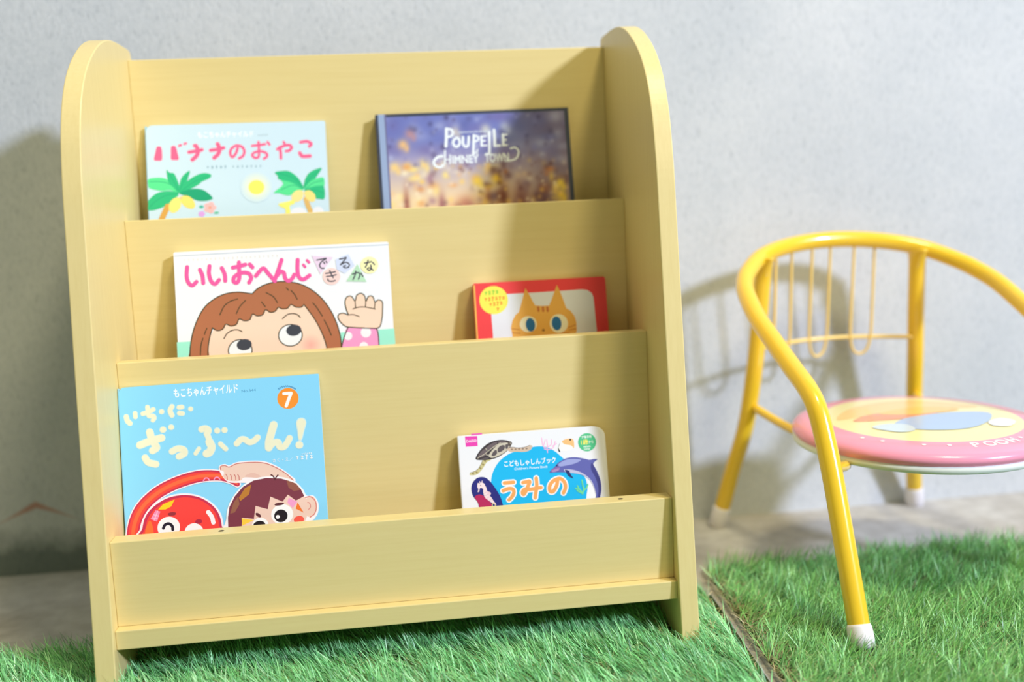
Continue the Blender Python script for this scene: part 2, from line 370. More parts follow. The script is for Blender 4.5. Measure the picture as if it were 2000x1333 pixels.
ART = {
 'banana': [
  ('T',(250,252,252),'もこちゃんチャイルド',60.4,194.1,126.5,193.6,7.04,0.012),
  ('S',(150,175,185),[0.55],0,[132.1,195.1,133,194.9]),
  ('S',(150,175,185),[0.55],0,[132.6,195.2,132.5,194]),
  ('S',(150,175,185),[0.55],0,[134.6,195.3,135.5,195.1]),
  ('S',(150,175,185),[0.55],0,[135.1,195.4,134.9,193.8]),
  ('S',(150,175,185),[0.55],0,[134.7,194,135.5,194.1]),
  ('S',(150,175,185),[0.55],0,[137.1,195.5,138,195.2]),
  ('S',(150,175,185),[0.55],0,[137.6,195.7,137.4,193.7]),
  ('S',(150,175,185),[0.55],0,[139.6,195.3,140.4,195.1]),
  ('S',(150,175,185),[0.55],0,[140.1,195.4,139.9,194]),
  ('S',(150,175,185),[0.55],0,[139.6,194.2,140.5,194.3]),
  ('S',(150,175,185),[0.55],0,[142.1,195.5,142.9,195.3]),
  ('S',(150,175,185),[0.55],0,[142.5,195.6,142.4,193.9]),
  ('F',(250,105,148),1,[11.8,183.5,14.6,184.7,17.2,183.3,18,176.6,17.4,168.1,13.1,167.2,8.3,168.4,10,176.8]),
  ('F',(250,105,148),1,[28.8,183.5,31.7,184.8,34.2,183.4,36,176,37.1,168.2,32.3,167.4,28.2,168.5,28.2,176.2]),
  ('S',(250,105,148),[2.97],0,[38.3,184.6,40.2,185.4]),
  ('S',(250,105,148),[2.97],0,[44.5,186.7,46.3,187.4]),
  ('S',(250,105,148),[4.32],0,[49.5,176.4,57.7,177.6,64.8,179]),
  ('S',(250,105,148),[4.87],0,[58,184,60.2,178,58.1,171.8,53.2,167.3]),
  ('S',(250,105,148),[4.34],0,[75.1,177.9,83.3,179,90.4,180.5]),
  ('S',(250,105,148),[4.9],0,[83.5,185.5,85.7,179.5,83.7,173.2,78.8,168.7]),
  ('E',(250,105,148),56.9,184.3,2.71,2.3,2.65),
  ('S',(250,105,148),[3.28],0,[107,179.7,104.9,173.8,100.6,168.9,98,172.6,99.2,178.5,105.5,182.9,112.3,180.9,114.8,175.6,112.9,170,108.3,167.2]),
  ('S',(250,105,148),[3.15],0,[124.4,182,132.2,182.6,139.8,183.5]),
  ('S',(250,105,148),[3.16],0,[132.1,186.4,132.2,178.6,131.5,168.7,127.4,167.1,124.1,170.1,126.3,173.4,133.9,175,140.7,172.4,141.3,168.4,137.6,165.7]),
  ('S',(250,105,148),[3.02],0,[142.9,186.1,145,182.8]),
  ('S',(250,105,148),[3.58],0,[154.1,176.8,161.7,180.6,168.7,181.5,171.3,178.5,168.4,174.9,164.5,174.2]),
  ('S',(250,105,148),[3.03],0,[162.2,185.7,163.2,183.1]),
  ('S',(250,105,148),[3.58],0,[157.2,179.3,158,172.1,158,165.6]),
  ('S',(250,105,148),[3.88],0,[182.6,184.8,190.3,185.4,195,182.4,192.8,179.3]),
  ('S',(250,105,148),[4.43],0,[180.9,171.4,183.9,167.3,192.9,167.3]),
  ('S',(125,165,180),[0.81],0,[70.2,158,71.6,157.8]),
  ('S',(125,165,180),[0.81],0,[71,158.2,70.8,156.2]),
  ('S',(125,165,180),[0.81],0,[75.3,158.2,76.8,157.9]),
  ('S',(125,165,180),[0.81],0,[76.2,158.5,75.9,155.8]),
  ('S',(125,165,180),[0.81],0,[75.4,156,76.9,156.3]),
  ('S',(125,165,180),[0.81],0,[80.5,158.4,82,158]),
  ('S',(125,165,180),[0.81],0,[81.3,158.7,81,155.4]),
  ('S',(125,165,180),[0.82],0,[85.7,158,87.1,157.7]),
  ('S',(125,165,180),[0.82],0,[86.5,158.2,86.2,155.8]),
  ('S',(125,165,180),[0.82],0,[85.7,156.1,87.2,156.3]),
  ('S',(125,165,180),[0.82],0,[90.8,158.2,92.3,157.8]),
  ('S',(125,165,180),[0.82],0,[91.7,158.5,91.4,155.4]),
  ('S',(125,165,180),[0.68],0,[100.3,157.7,101.5,157.5]),
  ('S',(125,165,180),[0.68],0,[101,157.8,100.8,156.2]),
  ('S',(125,165,180),[0.68],0,[105.7,157.8,106.9,157.6]),
  ('S',(125,165,180),[0.68],0,[106.4,158,106.1,155.8]),
  ('S',(125,165,180),[0.68],0,[105.7,156,107,156.2]),
  ('S',(125,165,180),[0.68],0,[111,158,112.2,157.6]),
  ('S',(125,165,180),[0.68],0,[111.7,158.2,111.5,155.4]),
  ('S',(125,165,180),[0.68],0,[116.4,157.5,117.6,157.3]),
  ('S',(125,165,180),[0.68],0,[117.1,157.7,116.9,155.7]),
  ('S',(125,165,180),[0.68],0,[116.4,155.9,117.7,156.1]),
  ('S',(125,165,180),[0.68],0,[121.8,157.7,123,157.4]),
  ('S',(125,165,180),[0.68],0,[122.5,157.9,122.2,155.3]),
  ('S',(125,165,180),[0.68],0,[127.1,157.2,128.3,157]),
  ('S',(125,165,180),[0.68],0,[127.8,157.4,127.6,155.7]),
  ('S',(125,165,180),[0.68],0,[127.2,155.9,128.4,156]),
  ('S',(125,165,180),[0.69],0,[132.5,157.4,133.7,157.1]),
  ('S',(125,165,180),[0.69],0,[133.2,157.6,133,155.3]),
  ('F',(90,225,150),1,[35.4,126.9,30.4,134.8,21.3,144.9,9.3,146.7,0.7,144.9,0.4,137.9,1.5,134.4,8.8,131.7,16.8,130.3,26.2,130.7]),
  ('S',(32,165,120),[0.67],0,[35.4,127.6,26.4,137.7,14.5,141.6,2.5,142]),
  ('F',(48,190,130),1,[35.4,126.9,23.5,130.1,10,127.8,0.3,119.8,-0.5,114.2,-0.7,108,4.5,107.1,11.9,108.9,18.7,111.4,25.5,113.2,31.1,120]),
  ('S',(32,165,120),[0.67],0,[34.1,126.2,20.6,124.6,8.2,118.1,1.3,111.4]),
  ('F',(48,190,130),1,[35.4,126.9,30.3,133.4,23.9,141.3,22.4,155.4,25.7,152.4,31,150.9,34.7,142.3,36.8,133.8]),
  ('S',(32,165,120),[0.67],0,[35.5,129.7,30.6,141.1,25,151.8]),
  ('F',(48,190,130),1,[36.1,128.2,37.3,139.4,41,147.7,49.3,153.8,47.6,146.1,43.9,136.4,38.9,129.6]),
  ('S',(32,165,120),[0.67],0,[36.9,130.3,41.4,140.7,47.8,151]),
  ('F',(48,190,130),1,[36.1,127.5,44,139.2,55.1,147.2,66.1,150.4,74.4,148,71.9,143.8,62.9,139.9,60.1,137.2,51.8,132.6,43.6,129.4]),
  ('S',(32,165,120),[0.67],0,[38.2,128.9,52.1,138.9,70,146.7]),
  ('F',(32,165,120),1,[36.1,126.8,46.3,130.7,57.2,131.7,66.5,128.6,75,119.8,70.1,116.9,62,116.4,55.3,117.7,46,122.3]),
  ('S',(32,165,120),[0.67],0,[38.1,126.8,53,127.6,70.3,120.7]),
  ('S',(222,168,82),[6.7],0,[22,111.3,19.2,105.8,15.5,98.3,12.6,92.8]),
  ('F',(250,232,130),1,[37.2,121.2,29.8,120.8,24.2,114.7,23.3,107.7,27.1,103.4,33.2,105.3,37.5,111.4]),
  ('F',(248,226,118),1,[37.2,121.9,44.7,123.5,51.3,119.3,54.3,111.5,50.8,107.4,44.1,109.1,39,114.1]),
  ('F',(250,205,150),1,[36.6,122.4,39.3,122.8,38.9,119.7,36.2,119.6]),
  ('E',(90,190,170),61.3,109.4,2.7,1.89,2.65),
  ('E',(90,190,150),78.7,101.4,2.98,1.35,2.65),
  ('E',(250,190,190),75.4,107.9,3.52,2.98,2.65),
  ('E',(250,190,190),72.4,104,3.52,2.98,2.65),
  ('E',(250,190,190),68,105.7,3.51,2.97,2.65),
  ('E',(250,190,190),68.2,110.6,3.51,2.97,2.65),
  ('E',(250,190,190),72.8,112,3.52,2.98,2.65),
  ('E',(240,160,140),71.4,108,1.89,1.62,2.65),
  ('E',(225,165,235),63.5,100.6,1.89,1.62,2.65),
  ('E',(225,165,235),61.9,98.8,1.89,1.62,2.65),
  ('E',(225,165,235),59.5,99.6,1.89,1.62,2.65),
  ('E',(225,165,235),59.6,101.9,1.89,1.62,2.65),
  ('E',(225,165,235),62.1,102.5,1.89,1.62,2.65),
  ('G',(252,246,190),(205,229,242),127.2,131.3,19.15),
  ('E',(252,238,110),127.2,130.9,9.57,8.75,2.65),
  ('F',(90,225,150),1,[183.4,126.5,176.2,136,166.8,141.3,157.1,139.5,158.9,133,147.4,123.5,153.6,122.6,164.4,119.4,172.8,121.9]),
  ('S',(32,165,120),[0.69],0,[182,127.3,170.5,131.9,156.5,126.8]),
  ('F',(48,190,130),1,[183.4,127.2,177.8,140.2,167.2,149.1,156.2,149.7,149.9,148.2,153.2,143.9,154.3,139.6,166.6,136.3,173.3,133.2]),
  ('S',(32,165,120),[0.69],0,[182.1,129.4,172.3,140.4,154.7,147.4]),
  ('F',(48,190,130),1,[183.5,127.9,186.1,139.9,193.4,148.2,206.1,152.1,202.3,145.1,197.1,138.1,189.8,129.8]),
  ('S',(32,165,120),[0.69],0,[184.9,130,193.1,141.1,203.9,149.3]),
  ('F',(90,225,150),1,[184.1,126.5,191.4,135.5,199.9,139.4,208,139.9,208,129.2,199.4,128.8,191,126.2]),
  ('S',(32,165,120),[0.69],0,[185.5,127.1,195.5,133.9,207.4,136.3]),
  ('F',(48,190,130),1,[184,125.8,193.9,129,202.3,130.1,208.1,128.5,207.9,114.3,201.5,113.8,196,115.4,189.4,121.3]),
  ('S',(32,165,120),[0.69],0,[186.1,125,197.8,124.6,207.4,120.7]),
  ('S',(226,185,110),[6.08],0,[185.6,114.4,187.3,107.2,190.4,98.6,192,90]),
  ('F',(250,228,150),1,[182.6,123.7,175.7,125.4,169.3,120.6,169,113.6,175.1,111.2,181.5,115.2]),
  ('F',(250,225,135),1,[183.9,122.9,190.2,124.8,196.2,119.7,196.6,112.5,191.6,110.6,185.6,115.8]),
  ('F',(246,240,120),1,[153,109.9,161.3,111.7,171,113.5,171.5,109.2,165.9,106.6,166.3,99.5,164.5,91.1,160.4,91.2,160.2,102.6,154.2,106.3]),
  ('E',(236,238,246),175.8,97.7,9.64,6.89,2.65),
  ('E',(236,238,246),199.4,98.2,6.64,6.23,2.65),
 ],
 'poup': [
  ('S',(232,240,246),[3.7],0,[85.9,193.8,85,182.7,83.7,171.9]),
  ('S',(232,240,246),[2.84],0,[86.3,193.7,91.5,192.5,93.4,188.8,91.4,184.6,86.2,183.1]),
  ('S',(232,240,246),[3.13],1,[97.2,181.7,92.9,177.3,94.4,171.8,97.6,170.8,101,174.8,100.2,180.2]),
  ('S',(232,240,246),[3.14],0,[105.5,182.3,105,174.6,107.3,170.6,111.1,171.9,112.7,182.3]),
  ('S',(232,240,246),[3.14],0,[119.1,184.2,118.1,173.4,116.9,161.1]),
  ('S',(232,240,246),[2.57],0,[119.5,183.7,124.1,182.1,124.1,178.2,118.8,175.9]),
  ('S',(232,240,246),[2.86],0,[128.4,182.3,127.9,170.6]),
  ('S',(232,240,246),[2.15],0,[128.7,182.2,134.2,182.5]),
  ('S',(232,240,246),[2.15],0,[128.3,176.5,132.6,176.8]),
  ('S',(232,240,246),[2.15],0,[127.9,170.6,134,170.9]),
  ('S',(232,240,246),[3.16],0,[138.5,187,137.9,174,136.9,160.2]),
  ('S',(232,240,246),[2.15],0,[132.9,160.4,137.2,160.2]),
  ('S',(232,240,246),[3.59],0,[144.7,189.6,144.6,179.5,144.2,169.9]),
  ('S',(232,240,246),[2.87],0,[144.2,169.9,150.8,169.9]),
  ('S',(232,240,246),[3.17],0,[155.3,183.4,154.9,170.1]),
  ('S',(232,240,246),[2.16],0,[155.5,183.1,160.1,183.2]),
  ('S',(232,240,246),[2.16],0,[155.1,176.7,158.8,176.9]),
  ('S',(232,240,246),[2.16],0,[154.9,170.1,159.5,170.1]),
  ('S',(214,226,240),[0.86],0,[101.2,188.8,102.1,188.6]),
  ('S',(214,226,240),[0.86],0,[101.7,188.9,101.5,187.7]),
  ('S',(214,226,240),[0.86],0,[104.1,189,105,188.8]),
  ('S',(214,226,240),[0.86],0,[104.6,189.1,104.4,187.5]),
  ('S',(214,226,240),[0.86],0,[104.1,187.7,105,187.8]),
  ('S',(214,226,240),[0.86],0,[107,189.2,107.9,188.9]),
  ('S',(214,226,240),[0.86],0,[107.5,189.3,107.2,187.3]),
  ('S',(214,226,240),[0.86],0,[109.8,188.9,110.7,188.8]),
  ('S',(214,226,240),[0.86],0,[110.3,189.1,110.2,187.7]),
  ('S',(214,226,240),[0.86],0,[109.9,187.8,110.8,187.9]),
  ('S',(214,226,240),[0.86],0,[112.7,189.1,113.6,188.9]),
  ('S',(214,226,240),[0.86],0,[113.2,189.3,113,187.5]),
  ('S',(214,226,240),[0.86],0,[115.6,188.9,116.5,188.8]),
  ('S',(214,226,240),[0.86],0,[116.1,189,115.9,187.8]),
  ('S',(214,226,240),[0.86],0,[115.6,187.9,116.5,188]),
  ('S',(214,226,240),[0.86],0,[118.5,189.1,119.4,188.9]),
  ('S',(214,226,240),[0.86],0,[119,189.2,118.8,187.6]),
  ('S',(214,226,240),[0.86],0,[121.4,189.3,122.3,189.1]),
  ('S',(214,226,240),[0.86],0,[121.9,189.5,121.7,187.5]),
  ('S',(214,226,240),[0.86],0,[121.4,187.7,122.3,187.8]),
  ('S',(214,226,240),[0.86],0,[124.3,189.1,125.2,188.9]),
  ('S',(214,226,240),[0.86],0,[124.8,189.2,124.6,187.8]),
  ('S',(214,226,240),[0.86],0,[127.2,189.3,128.1,189]),
  ('S',(214,226,240),[0.86],0,[127.7,189.4,127.5,187.6]),
  ('S',(214,226,240),[0.86],0,[127.2,187.8,128.1,187.9]),
  ('S',(214,226,240),[0.86],0,[130,189,130.9,188.9]),
  ('S',(214,226,240),[0.86],0,[130.6,189.1,130.4,187.9]),
  ('S',(214,226,240),[0.86],0,[133,189.2,133.8,189]),
  ('S',(214,226,240),[0.86],0,[133.5,189.4,133.2,187.8]),
  ('S',(214,226,240),[0.86],0,[133,187.9,133.9,188.1]),
  ('S',(214,226,240),[0.86],0,[135.9,189.4,136.7,189.2]),
  ('S',(214,226,240),[0.86],0,[136.4,189.6,136.1,187.6]),
  ('S',(214,226,240),[0.86],0,[138.7,189.2,139.6,189]),
  ('S',(214,226,240),[0.86],0,[139.2,189.3,139,187.9]),
  ('S',(214,226,240),[0.86],0,[138.8,188.1,139.7,188.2]),
  ('T',(232,240,246),'of',115,159.8,123.6,159.7,6.85,0.02),
  ('S',(232,240,246),[3.4],0,[78.3,159.5,72.9,158.7,67.6,153.6,69.1,148.1,74.6,146.1,78.7,148.2]),
  ('S',(232,240,246),[2.13],0,[82.2,166.2,81.1,150.2]),
  ('S',(232,240,246),[1.85],0,[88.1,160.5,87.4,150.2]),
  ('S',(232,240,246),[1.56],0,[81.5,155.3,87.7,155.3]),
  ('T',(232,240,246),'IMNEY',90.2,150,123.6,150,9.94,0.03),
  ('T',(232,240,246),'TOWN',130.8,150,161,150.1,10.3,0.03),
  ('S',(232,240,246),[2.02],0,[163.5,165.6,169.4,166.5,173.3,161.6,170.6,153.7,163.9,150.8,157.4,150.5]),
 ],
 'iio': [
  ('S',(188,198,214),[0.95],0,[0.9,209.9,112.4,210.6,242.1,210.9]),
  ('S',(226,214,204),[0.41],0,[11.3,205.3,12.4,205.1]),
  ('S',(226,214,204),[0.41],0,[11.9,205.4,11.7,203.9]),
  ('S',(226,214,204),[0.41],0,[16.1,205.5,17.2,205.2]),
  ('S',(226,214,204),[0.41],0,[16.8,205.6,16.5,203.6]),
  ('S',(226,214,204),[0.41],0,[16.2,203.8,17.3,204]),
  ('S',(226,214,204),[0.41],0,[21,205.7,22.1,205.3]),
  ('S',(226,214,204),[0.41],0,[21.7,205.9,21.4,203.4]),
  ('S',(226,214,204),[0.41],0,[25.9,205.3,27,205.1]),
  ('S',(226,214,204),[0.41],0,[26.5,205.5,26.3,203.7]),
  ('S',(226,214,204),[0.41],0,[26,203.9,27.1,204]),
  ('S',(226,214,204),[0.41],0,[30.8,205.5,31.9,205.3]),
  ('S',(226,214,204),[0.41],0,[31.4,205.7,31.2,203.5]),
  ('S',(226,214,204),[0.41],0,[35.7,205.2,36.8,205]),
  ('S',(226,214,204),[0.41],0,[36.3,205.3,36.1,203.8]),
  ('S',(226,214,204),[0.41],0,[35.7,204,36.8,204.1]),
  ('S',(226,214,204),[0.41],0,[40.6,205.4,41.7,205.2]),
  ('S',(226,214,204),[0.41],0,[41.2,205.6,41,203.6]),
  ('S',(226,214,204),[0.41],0,[45.5,205.6,46.6,205.3]),
  ('S',(226,214,204),[0.41],0,[46.1,205.8,45.9,203.3]),
  ('S',(226,214,204),[0.41],0,[45.5,203.6,46.6,203.8]),
  ('S',(226,214,204),[0.41],0,[50.4,205.3,51.5,205.1]),
  ('S',(226,214,204),[0.41],0,[51,205.4,50.8,203.7]),
  ('S',(226,214,204),[0.41],0,[55.3,205.5,56.4,205.2]),
  ('S',(226,214,204),[0.41],0,[55.9,205.7,55.7,203.4]),
  ('S',(226,214,204),[0.41],0,[55.3,203.6,56.4,203.8]),
  ('S',(226,214,204),[0.41],0,[60.2,205.2,61.3,205]),
  ('S',(226,214,204),[0.41],0,[60.8,205.3,60.6,203.8]),
  ('S',(226,214,204),[0.41],0,[65.1,205.4,66.2,205.1]),
  ('S',(226,214,204),[0.41],0,[65.7,205.5,65.5,203.5]),
  ('S',(226,214,204),[0.41],0,[65.2,203.7,66.3,203.9]),
  ('S',(226,214,204),[0.41],0,[70.1,205.5,71.2,205.2]),
  ('S',(226,214,204),[0.41],0,[70.7,205.8,70.4,203.2]),
  ('S',(226,214,204),[0.41],0,[75,205.2,76.1,205]),
  ('S',(226,214,204),[0.41],0,[75.6,205.4,75.4,203.6]),
  ('S',(226,214,204),[0.41],0,[75,203.8,76.1,203.9]),
  ('S',(226,214,204),[0.41],0,[79.9,205.4,81,205.1]),
  ('S',(226,214,204),[0.41],0,[80.5,205.6,80.3,203.3]),
  ('S',(226,214,204),[0.41],0,[84.8,205.1,85.9,204.9]),
  ('S',(226,214,204),[0.41],0,[85.5,205.2,85.3,203.7]),
  ('S',(226,214,204),[0.41],0,[84.9,203.9,86,204]),
  ('S',(226,214,204),[0.41],0,[89.8,205.3,90.9,205]),
  ('S',(226,214,204),[0.41],0,[90.4,205.5,90.2,203.4]),
  ('S',(226,214,204),[0.41],0,[94.7,205.5,95.8,205.2]),
  ('S',(226,214,204),[0.41],0,[95.4,205.7,95.1,203.2]),
  ('S',(226,214,204),[0.41],0,[94.8,203.4,95.9,203.6]),
  ('S',(226,214,204),[0.41],0,[99.7,205.2,100.8,204.9]),
  ('S',(226,214,204),[0.41],0,[100.3,205.3,100.1,203.5]),
  ('S',(226,214,204),[0.41],0,[104.6,205.4,105.8,205.1]),
  ('S',(226,214,204),[0.41],0,[105.3,205.6,105,203.3]),
  ('S',(226,214,204),[0.41],0,[104.7,203.5,105.8,203.7]),
  ('S',(226,214,204),[0.41],0,[109.6,205.1,110.7,204.8]),
  ('S',(226,214,204),[0.41],0,[110.2,205.2,110,203.6]),
  ('S',(226,214,204),[0.41],0,[114.6,205.2,115.7,205]),
  ('S',(226,214,204),[0.41],0,[115.2,205.4,115,203.4]),
  ('S',(226,214,204),[0.41],0,[114.6,203.6,115.7,203.8]),
  ('F',(160,238,214),0,[-1,112.1,13.8,112,12.4,82.3,-1.1,82.5]),
  ('F',(160,238,214),0,[182,112.2,243.1,113.1,243.9,78.9,180.2,80]),
  ('F',(246,214,190),1,[32.3,92.2,33.4,107.5,37,118.4,45.1,129.1,61.9,138,86.9,145,114.7,150.4,140.9,148.9,154,134,163.7,109.3,167.3,86.5,164.3,71.2,34.4,79.5]),
  ('G',(246,178,164),(246,214,190),147.2,99.8,13.16),
  ('F',(178,112,78),1,[12.2,90.7,13.3,104.5,16.4,119.7,22.3,135.4,31.1,149.6,42.5,158.7,55,163.9,68.7,165.1,79.6,163.4,84.8,162.3,92.3,168.6,103.5,173,117.4,174.6,132.5,172.6,146.1,167.1,159.4,156.4,169.8,142.3,177.2,125.5,181.2,108.3,181.8,94.1,181.4,82.1,165.9,83.1,165.1,96.5,161.1,111.6,154.9,126.2,148.6,137.1,142.2,146.7,139,143.9,133,144.3,127.7,147.4,123.3,143.4,117.1,143.2,113.3,145.1,109.4,140.8,103.8,140,98.9,143.1,95.4,137.7,89.2,136.6,84.1,138.9,80.8,132.9,74.5,131.9,69,134.2,65.5,128.2,59.2,126.9,54,129.2,50.2,123.9,44,122.5,38.8,125.9,35.5,115.7,33.2,104.7,32,90.1]),
  ('S',(62,62,42),[1.21],0,[12.2,90.7,13.3,104.5,16.4,119.7,22.3,135.4,31.1,149.6,42.5,158.7,55,163.9,68.7,165.1,79.6,163.4,84.8,162.3]),
  ('S',(62,62,42),[1.23],0,[84.8,162.3,92.3,168.6,103.5,173,117.4,174.6,132.5,172.6,146.1,167.1,159.4,156.4,169.8,142.3,177.2,125.5,181.2,108.3,181.8,94.1,181.4,82.1]),
  ('S',(62,62,42),[1.25],0,[165.9,83.1,165.1,96.5,161.1,111.6,154.9,126.2,148.6,137.1,142.2,146.7]),
  ('S',(62,62,42),[1.25],0,[142.2,146.7,139,143.9,133,144.3,127.7,147.4,123.3,143.4,117.1,143.2,113.3,145.1,109.4,140.8,103.8,140,98.9,143.1,95.4,137.7,89.2,136.6,84.1,138.9,80.8,132.9,74.5,131.9,69,134.2,65.5,128.2,59.2,126.9,54,129.2,50.2,123.9,44,122.5,38.8,125.9]),
  ('S',(62,62,42),[1.22],0,[38.8,125.9,35.5,115.7,33.2,104.7,32,90.1]),
  ('S',(62,62,42),[1.09],0,[47.7,140.2,52.9,149.7,60,154.9,68.3,157.3]),
  ('S',(62,62,42),[1.09],0,[66.1,140.5,70.6,148.7,77.1,155.1]),
  ('S',(62,62,42),[1.1],0,[100.5,162.8,108.2,157.8,112.6,150.5]),
  ('S',(62,62,42),[1.1],0,[94.8,152.5,98.7,146.8]),
  ('S',(62,62,42),[1.11],0,[123.6,166.9,125.8,164.2]),
  ('S',(62,62,42),[1.11],0,[128.6,163.8,132.5,158.6,134.9,153.2]),
  ('S',(62,62,42),[1.11],0,[152.3,148,156.5,142.4,162.2,132.1]),
  ('S',(62,62,42),[1.11],0,[164.1,127.7,168.4,117.6,171,109.6]),
  ('S',(62,62,42),[1.08],0,[32.6,125.7,29.6,118.9]),
  ('S',(62,62,42),[1.08],0,[27.8,114.8,25.2,106.6,24.1,96.2]),
  ('E',(62,62,42),125.1,112.3,13.93,12.97,2.65),
  ('E',(238,244,246),125.1,112.3,12.69,11.73,2.65),
  ('E',(66,70,80),129.2,117.8,8.56,6.49,-5.35),
  ('E',(62,62,42),68.3,98.6,13.77,12.82,2.65),
  ('E',(238,244,246),68.3,98.6,12.55,11.59,2.65),
  ('E',(66,70,80),73.1,104.7,8.47,6.42,-5.35),
  ('S',(62,62,42),[1.22],0,[51,113.1,54.7,118.5,61,121.9,67.2,121.9,71.3,119.7]),
  ('S',(62,62,42),[1.24],0,[117.3,131.9,122.9,136.1,129.2,137.1,134.6,135.1,137.2,132.1]),
  ('F',(246,214,190),1,[190,118,183.3,123.1,179.9,129.4,181.6,133.5,186.8,134.1,191.5,131.8,189.7,139,188.8,146.9,191.3,152.5,196.3,153.2,200.3,147.7,202.7,154,207.7,156,211.6,152.7,212.8,146.5,215.9,151.8,220.8,151.5,223,145,226.9,147.3,231.4,144.5,231.1,135.2,229.8,125.3,225,114.9,207.4,115.9]),
  ('S',(62,62,42),[1.26],1,[190,118,183.3,123.1,179.9,129.4,181.6,133.5,186.8,134.1,191.5,131.8,189.7,139,188.8,146.9,191.3,152.5,196.3,153.2,200.3,147.7,202.7,154,207.7,156,211.6,152.7,212.8,146.5,215.9,151.8,220.8,151.5,223,145,226.9,147.3,231.4,144.5,231.1,135.2,229.8,125.3,225,114.9,207.4,115.9]),
  ('S',(62,62,42),[1.12],0,[200.3,147.7,200.4,144.1,200.4,139.6]),
  ('S',(62,62,42),[1.12],0,[212.5,146.6,212.2,143.4,211.7,139.8]),
  ('S',(62,62,42),[1.13],0,[223,145,222.5,141.4,221.7,137.2]),
  ('S',(62,62,42),[1.12],0,[197.3,138.3,203.2,140,211.7,139.8,222.8,136.8]),
  ('S',(62,62,42),[1.12],0,[191.3,131.8,197.9,131.7,204,129.1]),
  ('F',(246,160,206),1,[190.7,117.7,207.4,115.5,223.1,114.3,224.6,105.7,224.5,91.4,223.4,73.1,179.9,75.8,181.8,94.1,185.6,106.6]),
  ('E',(248,242,246),190.1,107.5,4.75,4.75,2.65),
  ('E',(248,242,246),210.6,110.5,5.89,5.89,2.65),
  ('E',(248,242,246),207.3,94.6,5.04,5.04,2.65),
  ('E',(248,242,246),186.4,91,4.18,4.18,2.65),
  ('S',(62,62,42),[1.26],0,[190.7,117.7,185.6,106.6,181.8,94.1,180.2,80]),
  ('S',(62,62,42),[1.26],0,[190.7,117.7,207.4,115.7,223.1,114.3]),
  ('S',(62,62,42),[1.27],0,[223.1,114.3,224.6,105.7,224.5,91.4,223.7,77.3]),
  ('S',(244,96,166),[4.47],0,[14.5,196.8,13.4,187,14.9,179.2,19.1,175.5,23.9,179.4]),
  ('S',(244,96,166),[4.48],0,[28.4,193,30.8,186.1,31.4,177.6]),
  ('S',(244,96,166),[4.49],0,[39.2,196.6,38.2,187.8,40.2,179.2,44.4,175.8,49,180.2]),
  ('S',(244,96,166),[4.5],0,[52.7,193.6,55.6,186.2,55.8,178.8]),
  ('S',(244,96,166),[4.52],0,[65,193.5,71.6,194.6,79.1,196.2]),
  ('S',(244,96,166),[4.52],0,[72.1,199.1,71.9,189.5,71.4,180.4,68.5,175.9,65,177.9,66.4,183,74,186.9,82.2,185.9,84.9,180.6,82.2,175.4]),
  ('S',(244,96,166),[4.53],0,[84.1,196.2,86.9,192.7]),
  ('S',(244,96,166),[4.54],0,[90.2,182.6,94.3,187.2,99.2,190.9,104.1,184.7,111.1,175.5]),
  ('S',(244,96,166),[4.56],0,[119.9,199.4,115.9,188.6,110.6,175.8]),
  ('S',(244,96,166),[4.56],0,[113.6,181.3,118.3,185.9,121.8,184,123.1,177.6,126.8,174.9,130.9,177.6,133.3,181.7]),
  ('S',(244,96,166),[4.58],0,[138.1,198.5,137.2,187.4,138.4,178.9,143.3,175.7,150.4,179.9]),
  ('S',(244,96,166),[3.06],0,[144.2,192.5,146,190.1]),
  ('S',(244,96,166),[3.06],0,[148.6,197.5,150.7,195]),
  ('F',(236,214,236),0,[154.1,202.5,178.1,199.5,162.5,180.7]),
  ('F',(212,222,246),0,[180.6,196.6,195.7,202.4,202.2,188.6,190.1,180.1,181.7,185.1]),
  ('E',(246,214,208),175.1,177.4,10.06,9.78,2.65),
  ('F',(186,226,192),0,[205.5,190.1,214.8,169,191.6,170.8]),
  ('E',(250,246,186),219.1,188.2,10.29,9.86,2.65),
  ('S',(78,78,88),[1.53],0,[159.6,197.1,165.3,197.9,170.5,198.5,165.1,195.1,162.5,191.1,164,187.7,167.3,187.3]),
  ('S',(78,78,88),[1.54],0,[167.4,194.1,168.2,192.6]),
  ('S',(78,78,88),[1.54],0,[170,195.1,170.8,193.6]),
  ('S',(78,78,88),[1.53],0,[168.9,181.2,174.8,181.7,179.9,182.6]),
  ('S',(78,78,88),[1.53],0,[169.6,177.5,175.3,178,180.6,179.1]),
  ('S',(78,78,88),[1.54],0,[173.6,184.1,175,180.4,177,175.9]),
  ('S',(78,78,88),[1.53],0,[170.8,174.8,171.5,172.5,175.4,171.7,179.1,172.4]),
  ('S',(78,78,88),[1.54],0,[185.5,196.9,189.8,197.5,193.2,198.2,188,192.2,186.2,190.3,192.3,192.8,196.1,190.3,194.8,187,190.8,186.6,189.5,188.4,191.8,189.1]),
  ('S',(78,78,88),[1.54],0,[199.1,178.7,205.6,180.1,207.7,177.7,205.7,172.6]),
  ('S',(78,78,88),[1.54],0,[203.2,181.9,202.1,177.6,199.5,172.4]),
  ('S',(78,78,88),[1.55],0,[209.2,179.3,211,175.5]),
  ('S',(78,78,88),[1.55],0,[213.8,190.8,217.5,191.2,221.8,192.1]),
  ('S',(78,78,88),[1.55],0,[218,194,216.6,189.7,214.4,185.9]),
  ('S',(78,78,88),[1.55],0,[223.2,190.9,225,188.5]),
  ('S',(78,78,88),[1.55],0,[220.7,188.2,221.1,184.1,218.7,182,216.5,183.8,218.9,185.1,223.2,182]),
 ],
 'cat': [
  ('F',(240,186,92),0,[-0.5,157.7,1.3,157.7,1,89.3,-0.9,89.4]),
